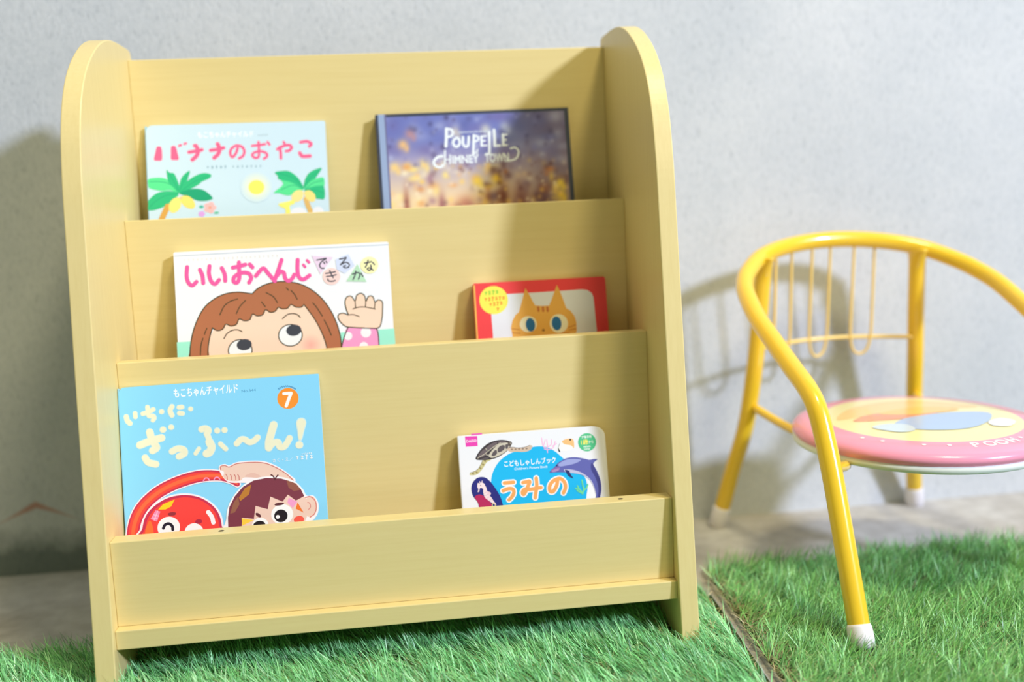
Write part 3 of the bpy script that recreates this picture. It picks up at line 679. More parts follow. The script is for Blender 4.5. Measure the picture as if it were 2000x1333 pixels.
  ('F',(226,230,236),0,[18.5,121.6,22.7,145,78.2,145.1,129,145.7,135.4,144.4,140,140.8,141.8,135.3,143.4,76.3,140.4,49.8,18.7,54.5,18.9,88.2]),
  ('F',(232,176,84),0,[41.7,96.3,40.4,104.9,42.9,113.2,47.1,119.9,51.2,122.8,52.9,127.5,56.2,136.9,60.9,151,65.2,142.8,68.9,134.1,71.3,129.7,79.2,128.6,87.8,128.7,91,134.9,94.2,142.2,98.8,152.9,101.9,145,105.4,134.1,108.2,124.3,113.1,120.9,117.5,114.2,119.1,106.6,118.8,97,116.2,88.6,114.1,58.9,76.4,57.1,42.7,63.5]),
  ('E',(240,236,206),61.5,107.9,10.24,9.6,2.65),
  ('E',(240,236,206),97.9,106.6,10.95,11.17,2.65),
  ('E',(44,112,172),64,107.1,5.55,8.11,2.65),
  ('E',(44,112,172),95.3,106.9,5.79,8.37,2.65),
  ('S',(196,116,60),[2.78],0,[74.6,127.1,74.8,123.1]),
  ('S',(196,116,60),[2.78],0,[80.2,126.8,80.3,122.7]),
  ('S',(196,116,60),[2.79],0,[85.5,126.5,85.7,122.4]),
  ('E',(140,90,50),78.9,99.8,1.71,1.39,2.65),
  ('S',(196,120,58),[0.96],0,[42,103.7,50.6,101.9]),
  ('S',(196,120,58),[0.96],0,[41.9,98.9,51.4,97.7]),
  ('S',(196,120,58),[0.97],0,[109,101,118,104]),
  ('S',(196,120,58),[0.97],0,[109.3,98,118.3,99.2]),
  ('S',(196,120,58),[0.97],0,[101.6,95.7,110.2,95.2]),
  ('E',(240,234,92),22.5,138.8,16.96,16.75,2.65),
  ('S',(140,205,72),[1.16],0,[12.8,148.4,14.8,148]),
  ('S',(140,205,72),[1.16],0,[14,148.6,13.6,145.9]),
  ('S',(140,205,72),[1.17],0,[17.3,149.1,19.2,148.6]),
  ('S',(140,205,72),[1.17],0,[18.4,149.4,17.9,145.8]),
  ('S',(140,205,72),[1.17],0,[17.3,146.2,19.3,146.5]),
  ('S',(140,205,72),[1.17],0,[21.7,149.8,23.7,149.2]),
  ('S',(140,205,72),[1.17],0,[22.8,150.1,22.3,145.7]),
  ('S',(140,205,72),[1.17],0,[26.1,149.6,28,149.1]),
  ('S',(140,205,72),[1.17],0,[27.2,149.8,26.8,146.7]),
  ('S',(140,205,72),[1.17],0,[26.1,147.1,28.1,147.3]),
  ('S',(236,150,60),[1.16],0,[12.2,141.1,14.2,140.7]),
  ('S',(236,150,60),[1.16],0,[13.4,141.3,13,138.6]),
  ('S',(236,150,60),[1.16],0,[16.4,141.6,18.4,141.1]),
  ('S',(236,150,60),[1.16],0,[17.6,141.9,17.1,138.4]),
  ('S',(236,150,60),[1.16],0,[16.5,138.7,18.5,139]),
  ('S',(236,150,60),[1.17],0,[20.6,142.1,22.6,141.6]),
  ('S',(236,150,60),[1.17],0,[21.8,142.5,21.2,138.1]),
  ('S',(236,150,60),[1.17],0,[24.8,141.7,26.7,141.3]),
  ('S',(236,150,60),[1.17],0,[25.9,142,25.5,138.9]),
  ('S',(236,150,60),[1.17],0,[24.8,139.2,26.8,139.4]),
  ('S',(236,150,60),[1.17],0,[29,142.2,30.9,141.7]),
  ('S',(236,150,60),[1.17],0,[30.1,142.6,29.6,138.6]),
  ('S',(236,150,60),[1.17],0,[33.1,141.9,35.1,141.5]),
  ('S',(236,150,60),[1.17],0,[34.2,142.1,33.8,139.4]),
  ('S',(236,150,60),[1.17],0,[33.2,139.7,35.2,139.9]),
  ('S',(236,150,60),[1.16],0,[17.6,134.8,19.6,134.5]),
  ('S',(236,150,60),[1.16],0,[18.8,135,18.4,132.4]),
  ('S',(236,150,60),[1.17],0,[21.8,135.5,23.8,135.1]),
  ('S',(236,150,60),[1.17],0,[22.9,135.8,22.5,132.3]),
  ('S',(236,150,60),[1.17],0,[21.8,132.7,23.9,132.9]),
  ('S',(236,150,60),[1.17],0,[26,136.2,27.9,135.7]),
  ('S',(236,150,60),[1.17],0,[27.1,136.6,26.6,132.2]),
  ('S',(236,150,60),[1.17],0,[30.1,136.1,32,135.6]),
  ('S',(236,150,60),[1.17],0,[31.2,136.3,30.8,133.2]),
  ('S',(236,150,60),[1.17],0,[30.1,133.6,32.1,133.8]),
  ('S',(236,130,60),[1.17],0,[25.8,129,27.8,128.6]),
  ('S',(236,130,60),[1.17],0,[26.9,129.2,26.5,126.5]),
 ],
 'zabu': [
  ('T',(250,252,252),'もこちゃんチャイルド',57,221.1,124.5,221.9,8.67,0.022),
  ('T',(70,140,190),'No.544',128.1,220.7,143.2,221.1,2.84,0),
  ('E',(250,150,52),176.6,210.7,11.45,11.31,2.65),
  ('S',(250,250,246),[3.43],0,[172.6,216.2,180.3,216.1]),
  ('S',(250,250,246),[3.44],0,[180.3,216.1,177.2,209.5,174.3,202.7]),
  ('S',(84,150,196),[0.71],0,[166.9,222.7,167.8,221]),
  ('S',(84,150,196),[0.57],0,[166.6,222,168.3,222]),
  ('S',(84,150,196),[0.72],0,[168.7,223.7,169.6,222]),
  ('S',(84,150,196),[0.57],0,[168.4,223,170.1,223]),
  ('S',(84,150,196),[0.72],0,[170.7,224.4,171.6,222.7]),
  ('S',(84,150,196),[0.57],0,[170.3,223.7,172.1,223.7]),
  ('S',(84,150,196),[0.72],0,[172.7,224.8,173.6,223.1]),
  ('S',(84,150,196),[0.57],0,[172.4,224.1,174.1,224.1]),
  ('S',(84,150,196),[0.72],0,[174.8,224.9,175.7,223.3]),
  ('S',(84,150,196),[0.57],0,[174.4,224.2,176.1,224.3]),
  ('S',(84,150,196),[0.72],0,[176.8,224.8,177.7,223.1]),
  ('S',(84,150,196),[0.57],0,[176.5,224.1,178.2,224.1]),
  ('S',(84,150,196),[0.72],0,[178.9,224.3,179.8,222.7]),
  ('S',(84,150,196),[0.57],0,[178.5,223.6,180.3,223.6]),
  ('S',(84,150,196),[0.72],0,[180.8,223.6,181.7,221.9]),
  ('S',(84,150,196),[0.57],0,[180.5,222.9,182.2,222.9]),
  ('S',(84,150,196),[0.72],0,[182.6,222.6,183.5,220.9]),
  ('S',(84,150,196),[0.57],0,[182.3,221.9,184,221.9]),
  ('S',(84,150,196),[0.72],0,[184.3,221.4,185.2,219.7]),
  ('S',(84,150,196),[0.57],0,[183.9,220.6,185.7,220.7]),
  ('S',(206,234,240),[5.94],0,[6.8,204,7.7,199.6,10.3,196.5]),
  ('S',(206,234,240),[5.4],0,[16,207,16.2,203]),
  ('S',(206,234,240),[5.69],0,[24.1,205.8,30.2,207.3,34.9,209.6]),
  ('S',(206,234,240),[5.42],0,[29.1,212.6,29.5,207.4,30.1,203,34.3,202.7,35.5,200.3,34,198.1]),
  ('S',(206,234,240),[6.27],0,[43.4,206.5,43.5,206.5]),
  ('S',(206,234,240),[6],0,[54.5,211.2,52.3,207.1,54,201.8]),
  ('S',(206,234,240),[5.73],0,[61.7,209.8,64.8,209.9]),
  ('S',(206,234,240),[5.73],0,[61.7,203.5,65,202.9]),
  ('S',(206,234,240),[5.75],0,[73.6,207.2,73.8,207.2]),
  ('S',(206,234,240),[8.72],0,[19.3,172.7,29.2,175.9,41.8,178.6]),
  ('S',(206,234,240),[8.47],0,[30,185.8,31.6,178.8,34.8,171.7,36,168.5,32,165.9]),
  ('S',(206,234,240),[7.89],0,[23.8,158.9,26.9,153.8,34.5,151.1]),
  ('S',(206,234,240),[7.38],0,[43.7,187.2,44,187.2]),
  ('S',(206,234,240),[6.55],0,[52.3,189.2,52.6,189.2]),
  ('S',(206,234,240),[7.66],0,[52.1,163.4,58.1,165.8,63.9,164.2,64.5,160.1,58.8,157.4]),
  ('S',(206,234,240),[7.72],0,[83.9,184.5,88.1,185,90.8,182.8,89.2,179.4]),
  ('S',(206,234,240),[9.13],0,[91.2,170.5,93.1,164.6,90.8,159.4,87.7,158.2]),
  ('S',(206,234,240),[6.88],0,[88.9,179.7,90.8,174.1]),
  ('S',(206,234,240),[5.18],0,[79.9,164.1,76.2,159.2]),
  ('S',(206,234,240),[5.77],0,[102.6,167.4,107.9,161.5]),
  ('S',(206,234,240),[6.9],0,[99.9,181.8,100.2,181.7]),
  ('S',(206,234,240),[6.91],0,[107.6,181.7,107.9,181.7]),
  ('S',(206,234,240),[7.2],0,[119.7,166.3,124.2,170.3,128.4,170,133.2,166.7,138.3,168,141.9,171.2]),
  ('S',(206,234,240),[8.98],0,[159.7,183.4,156.6,174.7,153.8,166.2,153.1,159.3]),
  ('S',(206,234,240),[7.54],0,[153.1,159.7,159.4,164.3,163.6,164,164.5,159.3,169,158.9,173,163.2,175.6,167.7]),
  ('S',(206,234,240),[8.73],0,[185.4,159.6,185.7,159.6]),
  ('F',(206,234,240),1,[183.5,184.2,186.9,188.6,192.4,188.2,194.7,183.3,192.1,174.8,188.6,164.6,184.9,164.9,184.1,175.4]),
  ('S',(240,238,208),[4.7],0,[6.8,204,7.7,199.6,10.3,196.5]),
  ('S',(240,238,208),[4.16],0,[16,207,16.2,203]),
  ('S',(240,238,208),[4.44],0,[24.1,205.8,30.2,207.3,34.9,209.6]),
  ('S',(240,238,208),[4.17],0,[29.1,212.6,29.5,207.4,30.1,203,34.3,202.7,35.5,200.3,34,198.1]),
  ('S',(240,238,208),[5.01],0,[43.4,206.5,43.5,206.5]),
  ('S',(240,238,208),[4.75],0,[54.5,211.2,52.3,207.1,54,201.8]),
  ('S',(240,238,208),[4.47],0,[61.7,209.8,64.8,209.9]),
  ('S',(240,238,208),[4.47],0,[61.7,203.5,65,202.9]),
  ('S',(240,238,208),[4.49],0,[73.6,207.2,73.8,207.2]),
  ('S',(240,238,208),[7.47],0,[19.3,172.7,29.2,175.9,41.8,178.6]),
  ('S',(240,238,208),[7.22],0,[30,185.8,31.6,178.8,34.8,171.7,36,168.5,32,165.9]),
  ('S',(240,238,208),[6.65],0,[23.8,158.9,26.9,153.8,34.5,151.1]),
  ('S',(240,238,208),[6.12],0,[43.7,187.2,44,187.2]),
  ('S',(240,238,208),[5.3],0,[52.3,189.2,52.6,189.2]),
  ('S',(240,238,208),[6.41],0,[52.1,163.4,58.1,165.8,63.9,164.2,64.5,160.1,58.8,157.4]),
  ('S',(240,238,208),[6.46],0,[83.9,184.5,88.1,185,90.8,182.8,89.2,179.4]),
  ('S',(240,238,208),[7.87],0,[91.2,170.5,93.1,164.6,90.8,159.4,87.7,158.2]),
  ('S',(240,238,208),[5.62],0,[88.9,179.7,90.8,174.1]),
  ('S',(240,238,208),[3.92],0,[79.9,164.1,76.2,159.2]),
  ('S',(240,238,208),[4.5],0,[102.6,167.4,107.9,161.5]),
  ('S',(240,238,208),[5.63],0,[99.9,181.8,100.2,181.7]),
  ('S',(240,238,208),[5.64],0,[107.6,181.7,107.9,181.7]),
  ('S',(240,238,208),[5.93],0,[119.7,166.3,124.2,170.3,128.4,170,133.2,166.7,138.3,168,141.9,171.2]),
  ('S',(240,238,208),[7.7],0,[159.7,183.4,156.6,174.7,153.8,166.2,153.1,159.3]),
  ('S',(240,238,208),[6.26],0,[153.1,159.7,159.4,164.3,163.6,164,164.5,159.3,169,158.9,173,163.2,175.6,167.7]),
  ('S',(240,238,208),[7.44],0,[185.4,159.6,185.7,159.6]),
  ('F',(240,238,208),1,[184.3,183.8,187.5,187.7,191.8,187.3,193.8,183.1,191.2,174.9,188.1,165.8,185.5,166,185,175.3]),
  ('T',(244,248,250),'さく・え／',156.4,143.4,178.1,143.6,3.7,0.004),
  ('S',(244,248,250),[0.86],0,[181.6,147.1,183.7,146.6]),
  ('S',(244,248,250),[0.86],0,[182.8,147.3,182.4,144.4]),
  ('S',(244,248,250),[0.86],0,[186.5,147.5,188.7,146.9]),
  ('S',(244,248,250),[0.86],0,[187.8,147.8,187.3,143.9]),
  ('S',(244,248,250),[0.86],0,[186.6,144.3,188.8,144.6]),
  ('S',(244,248,250),[0.86],0,[191.5,147.9,193.7,147.3]),
  ('S',(244,248,250),[0.86],0,[192.8,148.3,192.2,143.4]),
  ('S',(244,248,250),[0.86],0,[196.4,147.4,198.6,146.9]),
  ('S',(244,248,250),[0.86],0,[197.7,147.6,197.2,144.2]),
  ('S',(244,248,250),[0.86],0,[196.5,144.6,198.7,144.8]),
  ('S',(244,248,250),[0.57],0,[187.7,150,188.3,149.8]),
  ('S',(244,248,250),[0.57],0,[188,150,187.9,149.2]),
  ('S',(244,248,250),[0.57],0,[189.6,150.1,190.2,150]),
  ('S',(244,248,250),[0.57],0,[190,150.2,189.8,149.1]),
  ('S',(244,248,250),[0.57],0,[189.6,149.2,190.3,149.3]),
  ('S',(244,248,250),[0.57],0,[191.5,150.3,192.2,150.1]),
  ('S',(244,248,250),[0.57],0,[191.9,150.4,191.7,149]),
  ('S',(244,248,250),[0.57],0,[193.4,150.2,194.1,150]),
  ('S',(244,248,250),[0.57],0,[193.8,150.2,193.7,149.2]),
  ('S',(244,248,250),[0.57],0,[193.5,149.3,194.1,149.4]),
  ('S',(244,248,250),[0.57],0,[195.4,150.3,196,150.1]),
  ('S',(244,248,250),[0.57],0,[195.7,150.4,195.6,149.1]),
  ('S',(244,248,250),[0.57],0,[197.3,150.2,197.9,150]),
  ('S',(244,248,250),[0.57],0,[197.6,150.2,197.5,149.4]),
  ('S',(244,248,250),[0.57],0,[197.3,149.5,197.9,149.5]),
  ('S',(246,236,242),[15.12,15.12,15.12,15.12,15.12,15.12,15.12,14.57,12.92,10.45,7.42],0,[6.2,67.2,7.1,79.9,10,92.3,16.3,104.5,26.5,115,40.2,123.8,58.7,130.8,78.5,134.6,96.7,133.9,109.1,129.7,117.9,123]),
  ('S',(204,52,84),[12.65,12.65,12.65,12.65,12.65,12.65,12.65,12.1,10.45,7.97,4.95],0,[6.2,67.2,7.1,79.9,10,92.3,16.3,104.5,26.5,115,40.2,123.8,58.7,130.8,78.5,134.6,96.7,133.9,109.1,129.7,117.9,123]),
  ('S',(246,74,64),[9.07,9.07,9.07,9.07,9.07,9.07,9.07,8.52,6.87,4.4,1.37],0,[6.2,67.2,7.1,79.9,10,92.3,16.3,104.5,26.5,115,40.2,123.8,58.7,130.8,78.5,134.6,96.7,133.9,109.1,129.7,117.9,123]),
  ('S',(250,108,66),[3.79,3.79,3.79,3.79,3.79,3.79,3.79,3.63,3.13,2.39,1.48],0,[6.2,67.2,7.1,79.9,10,92.3,16.3,104.5,26.5,115,40.2,123.8,58.7,130.8,78.5,134.6,96.7,133.9,109.1,129.7,117.9,123]),
  ('S',(246,150,196),[1.26],0,[82.7,129.7,84.5,132.1,87.3,131.9,88.8,129.7]),
  ('S',(246,150,196),[1.26],0,[93.6,129.6,95.4,132,98.2,131.8,99.8,129.7]),
  ('F',(248,240,246),1,[14.3,70.7,15.4,85.5,20.1,98.8,30.2,109,44.8,116.3,62.1,118,77.8,114,90.5,105.2,98.3,94.2,100.8,80.7,100.1,62.9]),
  ('F',(200,50,84),1,[16,70.6,17,84.6,21.4,97.7,31,107.5,45.2,114.6,62,116.2,77.2,112.4,89.3,103.9,96.5,93.2,98.9,80.2,98.1,63.1]),
  ('F',(248,70,66),1,[19,70.3,20,84.4,24.1,96.1,32.9,105.2,46.2,111.9,61.9,113.7,76.4,110.2,87.5,102.3,94.2,92,96.3,80.4,95.6,63.3]),
  ('F',(250,118,58),1,[19,70.3,20.2,82.9,24.9,92.4,28,83.6,27.5,69.5]),
  ('F',(254,206,40),0,[34.1,103,39.6,108.2,51.8,112.3,47.8,105.2,41.8,102.6]),
  ('F',(238,140,180),0,[25.8,93.8,31.5,102.6,36.4,100.8,32.3,90.6]),
  ('S',(250,190,214),[0.97],0,[27.8,95,33.2,93.1]),
  ('S',(250,190,214),[0.97],0,[29.6,98,34.5,96.1]),
  ('S',(250,190,214),[0.97],0,[33.7,101.6,29.6,92.3]),
  ('S',(250,244,248),[4.48],0,[85.8,95.9,89.2,90.3,90.4,84.4]),
  ('E',(250,248,250),44.1,83.3,11.64,11.37,2.65),
  ('S',(34,28,48),[3.05],0,[38.5,83,40.3,86.2,44.3,87.3,47.7,84.4,48.1,80.7]),
  ('E',(250,248,250),69.8,75.4,10.03,10.03,2.65),
  ('F',(150,50,60),1,[43.8,97.9,47.9,99.2,52.1,98.3,51.1,95.8,45.6,95.7]),
  ('E',(180,44,70),75.2,86.8,3.63,2.51,2.65),
  ('S',(34,28,48),[1.38],0,[40.3,76,43.1,76.9,45.6,75.8]),
  ('F',(250,242,246),1,[99.8,138.8,100.4,144.3,106.1,145.5,110.6,143.7,118.5,146.5,132.7,146.8,147.5,145,160.1,139,172.1,129.7,178.9,120.7,156.7,121.1,122.9,124,107.5,126.7]),
  ('F',(240,206,190),1,[101.2,139.9,101.4,143.3,106,143.8,110.5,142,118.4,144.8,132.6,145.1,146.7,143.3,159.2,137.5,170.1,129.4,176.7,122,156.8,122.6,142.8,126.6,131.6,129,124.6,129.3,121.6,126.7,114.5,126.4,107.6,128.1,103.6,131.9,104.6,137]),
  ('S',(206,120,112),[0.98],0,[101.2,139.9,101.4,143.3,106,143.8,110.5,142,118.4,144.8,132.6,145.1,146.7,143.3,159.2,137.5,170.1,129.4,176.7,122]),
  ('S',(206,120,112),[0.84],0,[106.3,134.6,107.5,132.2,107.6,128.4]),
  ('S',(206,120,112),[0.84],0,[110.8,134.2,112,131.8,112.1,128]),
  ('S',(206,120,112),[0.85],0,[115,133.8,116.2,131.4,116.3,127.7]),
  ('S',(206,120,112),[0.85],0,[118.6,133.5,119.9,131.1,120,127.4]),
  ('F',(232,190,176),1,[126.1,130.9,134.8,133.8,143,128.8,133.1,128.9]),
  ('F',(250,246,248),1,[103.7,62.6,104,86.9,107.1,100.9,114.4,112.5,124.1,121.7,135.8,127.2,149.4,128.7,164.9,126.8,178.1,121,186.1,112.1,189.9,104.6,197.1,103.9,201.7,95.6,200.8,85.5,195.4,78.1,188,73.7,185.4,55.2]),
  ('E',(240,206,190),192.8,92.6,7.15,11.15,10.65),
  ('S',(220,130,120),[1.14],0,[188.4,102.5,193.4,103.2,198.2,98.8,199.4,91.4,197,84.4,192,81.1]),
  ('S',(220,140,130),[1],0,[188.3,97.3,192.3,96.4,193.1,92,190.4,89.1]),
  ('F',(240,206,190),1,[117.7,61.3,120.4,82.6,134.1,98.6,151.6,107.8,170.2,108.4,185.7,104.9,190.7,93.7,189.3,83.7,185.9,75.3,182.5,55.4]),
  ('F',(242,160,206),0,[170.8,104,179.6,98.9,174.3,92.5,169,98.7]),
  ('F',(244,122,50),0,[179.8,98.3,185.6,86.6,177.4,91.6]),
  ('F',(126,58,74),0,[105.1,62.5,105.8,88.1,108,99.4,114.3,110.3,123.3,119.6,135,125.5,148.5,127,164.1,125.1,176.6,120,184,112.3,187.3,104.3,178.2,100.2,170.1,107.3,164,100.3,151.6,106.8,147.9,93.6,135.4,98.2,132.9,84.6,120.6,86.8,117.7,61.3]),
  ('F',(188,124,52),0,[118.5,108.5,125.3,118,132.3,121.4,129.4,111.2,119.7,104.7]),
  ('F',(150,92,78),0,[169.4,123.2,179.4,118.5,184.4,111.5,176.7,110.5,171.3,114.7]),
  ('F',(150,96,76),0,[108.3,92.2,112.5,103.3,117.8,110,118.7,101.3,113.3,93.2]),
  ('S',(96,48,56),[1.42],0,[153.8,130,156,128.1,157.5,124.5]),
  ('S',(96,48,56),[1.42],0,[160.9,129.1,158.8,127,157.5,124.5]),
  ('E',(250,250,250),162.8,86.8,11.65,10.8,2.65),
  ('E',(32,26,34),161.3,85.3,7.1,6.82,2.65),
  ('E',(252,252,252),158,84.5,2.13,1.99,2.65),
  ('E',(250,250,250),139.1,76.6,8.76,8.76,2.65),
  ('E',(32,26,34),138.1,77.2,6.5,4.8,2.65),
  ('E',(96,48,56),160.4,98,5.11,1.56,2.65),
  ('E',(96,48,56),137.7,88.2,3.39,1.7,40.65),
  ('E',(246,92,78),180.1,79.6,5.42,3.99,2.65),
  ('F',(252,208,70),0,[120.1,86.6,132.6,83.2,120.1,78.3]),
 ],
 'umi': [
  ('F',(238,72,182),0,[7.5,154.8,21,154.3,20.9,143.2,7.6,143.4]),
  ('F',(240,96,190),0,[14.5,157.3,26.6,157.3,26.7,155.6,14.6,155.4]),
  ('T',(252,240,250),'DAISO',8.5,148,20,147.9,2.86,0.02),
  ('F',(28,186,242),1,[36,52.6,32,71.2,32,91.5,33.7,107.6,38.6,118.4,45.3,126,55,131.9,66.6,135,79.2,137.2,87.5,137.8,96.8,136.5,105.8,131.5,114.6,123.1,127.2,110.3,137,101.4,140,91.9,139.3,77.6,135.7,57.4,130.6,45.6]),
  ('F',(250,250,252),1,[141.3,96.9,145.7,92.4,148.7,84,149.7,75.7,149,66.5,138,67.4,138.3,77.7,140.6,87.7]),
  ('T',(250,252,252),'こどもしゃしんブック',48.9,118.4,106.9,118.7,6.37,0.02),
  ('T',(236,246,252),"Children's Picture Book",59.7,113.6,97.2,113.5,2.68,0.012),
  ('F',(206,198,146),1,[37.7,134.7,30.6,135.3,26.3,129.5,23.8,124.1,20.2,118.8,16.1,115.9,10.7,114.5,9.7,112.3,13.5,111.6,18.3,112.4,23.3,116.5,26.5,120.5,30,124.9,35.7,127.8]),
  ('E',(150,136,92),27.9,126.3,1.33,0.92,32.65),
  ('E',(150,136,92),25.4,122.5,1.33,0.92,32.65),
  ('E',(150,136,92),22.2,118.6,1.33,0.92,32.65),
  ('E',(150,136,92),17.8,114.3,1.33,0.92,32.65),
  ('E',(150,136,92),13.7,113.2,1.33,0.92,32.65),
  ('S',(120,108,80),[0.51],0,[26.3,129.5,23.8,124.1,20.2,118.8,16.1,115.9,10.7,114.5]),
  ('F',(64,58,62),1,[17.6,129,19.8,134.1,25.8,140.7,33.4,145.7,42.8,148,51,147.7,57,145.5,58.3,142.3,55.6,137.6,49.9,133,41.4,128.9,32.1,127.2,22.8,127.5]),
  ('F',(112,100,104),1,[20.2,131,22.6,135.1,27.8,139.4,30.9,137.3,29.4,133.1,25.1,130.6]),
  ('F',(112,100,104),1,[29.5,140.1,35.3,144.3,41.8,146.4,42.5,144.4,38.2,140.8,32.8,137.8]),
  ('F',(112,100,104),1,[43.9,146.5,50.9,146.4,53.1,145.2,49.7,143.4,44.6,144.2]),
  ('F',(208,200,182),1,[32.4,132.1,38,138.8,44.5,143.6,51.8,144.7,56.9,143.3,55.5,138.5,50,133.8,41.5,130.2,35.3,129]),
  ('F',(96,88,92),1,[35.5,131.8,38,135.9,41.2,137.5,41.7,133.4,38.5,131]),
  ('F',(96,88,92),1,[42.7,138.4,46.4,141.6,50.6,141.7,50.3,137.8,46,134.9,43.1,134.7]),
  ('F',(96,88,92),1,[51.9,142.4,55.1,142.2,54.1,138.6,51.9,137.7]),
  ('F',(96,88,92),1,[22.9,128.7,28.1,130,32.3,130.9,31.3,128.5,25.9,127.7]),
  ('S',(206,198,178),[0.72],0,[19.9,130,28.4,134.2,38.2,140.8,46.7,145.1]),
  ('S',(206,198,178),[0.72],0,[30.9,137.7,29.5,140.1]),
  ('S',(206,198,178),[0.72],0,[29.4,133.1,32.4,132.1]),
  ('F',(214,192,172),1,[53.2,138.2,58.6,139.2,65.8,137.9,73,138.1,78.6,139.8,81.6,138.7,79.6,134.8,72.9,132.8,64.4,133.5,56.2,134.1]),
  ('E',(150,130,116),58.5,136.6,1.24,0.93,2.65),
  ('E',(150,130,116),62.6,136.5,1.24,0.93,2.65),
  ('E',(150,130,116),66.7,136.5,1.24,0.93,2.65),
  ('E',(150,130,116),70.8,136.4,1.24,0.93,2.65),
  ('E',(150,130,116),75,136.3,1.24,0.93,2.65),
  ('S',(120,104,96),[0.51],0,[53.6,138.2,58.6,139.1,65.8,137.8,73,138,78.5,139.7]),
  ('F',(96,86,80),1,[54.5,144.7,57.7,145.7,59.2,143.7,58,141.3,55.5,140.7]),
  ('E',(220,210,190),57.3,143.6,0.51,0.41,2.65),
  ('S',(246,184,226),[0.93],0,[98.2,130.1,98.1,134.2,98.8,138.7]),
  ('S',(246,184,226),[0.93],0,[98.3,134.7,93.8,137.6,92.6,146.9]),
  ('S',(246,184,226),[0.93],0,[94.5,138.5,96.6,144.5]),
  ('S',(246,184,226),[0.93],0,[98.7,137.2,98.4,144.4]),
  ('S',(246,184,226),[0.93],0,[98.6,136.2,103.2,138.9,103.6,144]),
  ('S',(246,184,226),[0.93],0,[98.4,133.1,105,135.2,107.6,141.6]),
  ('S',(246,184,226),[0.94],0,[104.1,136.6,109,139.3]),
  ('S',(246,184,226),[0.93],0,[98.4,133.1,94.8,134.4]),
  ('F',(252,250,246),1,[111.1,132.1,114.3,140.1,122.4,143.6,128.5,141.1,128.1,133.9,120.3,130.4]),
  ('F',(246,196,132),1,[115.5,141.6,122.4,143.8,128.3,142.1,128.3,132.9,125.1,136,117.8,138]),
  ('E',(60,50,50),124.8,142.4,1.15,1.04,2.65),
  ('F',(66,66,74),1,[110.4,134.4,111.7,132.5,112.5,129.4,110.7,130.5]),
  ('S',(150,150,160),[0.42],0,[110.6,134.2,112.6,139.2]),
  ('E',(84,198,142),143.6,138.1,10.26,10.16,2.65),
  ('T',(250,252,250),'対象年齢',137.8,142.9,149.4,142.8,2.93,0.012),
  ('T',(250,240,110),'1歳',136.5,136.2,144.7,136.1,5.44,0.02),
  ('T',(250,250,240),'から',145.3,136.9,150.8,136.9,3.14,0.012),
  ('S',(240,250,244),[0.52],0,[139.3,133.7,140,133.6]),
  ('S',(240,250,244),[0.52],0,[139.7,133.8,139.6,132.8]),
  ('S',(240,250,244),[0.52],0,[140.7,133.8,141.4,133.6]),
  ('S',(240,250,244),[0.52],0,[141.1,133.9,140.9,132.6]),
  ('S',(240,250,244),[0.52],0,[140.7,132.8,141.5,132.9]),
  ('S',(240,250,244),[0.52],0,[142.1,134,142.8,133.7]),
  ('S',(240,250,244),[0.52],0,[142.5,134.1,142.3,132.5]),
  ('S',(240,250,244),[0.52],0,[143.5,133.8,144.2,133.6]),
  ('S',(240,250,244),[0.52],0,[143.9,133.8,143.7,132.7]),
  ('S',(240,250,244),[0.52],0,[143.5,132.8,144.3,132.9]),
  ('S',(240,250,244),[0.52],0,[144.9,133.9,145.6,133.7]),
  ('S',(240,250,244),[0.52],0,[145.3,134,145.1,132.5]),
  ('S',(240,250,244),[0.52],0,[146.3,133.7,147,133.5]),
  ('S',(240,250,244),[0.52],0,[146.7,133.8,146.6,132.8]),
  ('S',(240,250,244),[0.52],0,[146.3,132.9,147.1,132.9]),
  ('S',(240,250,244),[0.52],0,[139.6,131,140.3,130.8]),
  ('S',(240,250,244),[0.52],0,[140,131.1,139.8,130.1]),
  ('S',(240,250,244),[0.52],0,[141.1,131.1,141.8,130.9]),
  ('S',(240,250,244),[0.52],0,[141.5,131.2,141.3,129.9]),
  ('S',(240,250,244),[0.52],0,[141.1,130,141.8,130.1]),
  ('S',(240,250,244),[0.52],0,[142.6,131.2,143.3,131]),
  ('S',(240,250,244),[0.52],0,[143,131.3,142.8,129.7]),
  ('S',(240,250,244),[0.52],0,[144.1,131,144.8,130.8]),
  ('S',(240,250,244),[0.52],0,[144.5,131,144.3,129.9]),
  ('S',(240,250,244),[0.52],0,[144.1,130,144.9,130.1]),
  ('S',(240,250,244),[0.52],0,[145.6,131.1,146.3,130.9]),
  ('S',(240,250,244),[0.52],0,[146,131.2,145.8,129.7]),
  ('S',(250,250,250),[6.77],0,[47.6,100.3,52.8,100.3,57.7,100.3]),
  ('S',(250,250,250),[6.77],0,[45.6,92,51.3,93.7,56.3,92.9,57.3,88.9,54.9,84.5,51.4,81.5]),
  ('S',(250,250,250),[6.8],0,[68.3,99.1,72.3,99.6,75.8,99.7,73.8,95.2,70.7,89.3,68,86.1,67,88.8,69.9,91.6,75.8,91.1,87.9,92]),
  ('S',(250,250,250),[6.82],0,[83.4,102.8,83.3,94.4,81.4,85.4,80.7,81.4]),
  ('S',(250,250,250),[6.85],0,[107.1,98.4,105.5,92.6,101.4,86.8,97.9,87.3,97.9,93,102.3,98.2,109.7,100.3,114.6,96,115.4,89.8,112.7,84.1]),
  ('S',(248,172,100),[4.1],0,[47.6,100.3,52.8,100.3,57.7,100.3]),
  ('S',(248,172,100),[4.1],0,[45.6,92,51.3,93.7,56.3,92.9,57.3,88.9,54.9,84.5,51.4,81.5]),
  ('S',(248,172,100),[4.12],0,[68.3,99.1,72.3,99.6,75.8,99.7,73.8,95.2,70.7,89.3,68,86.1,67,88.8,69.9,91.6,75.8,91.1,87.9,92]),
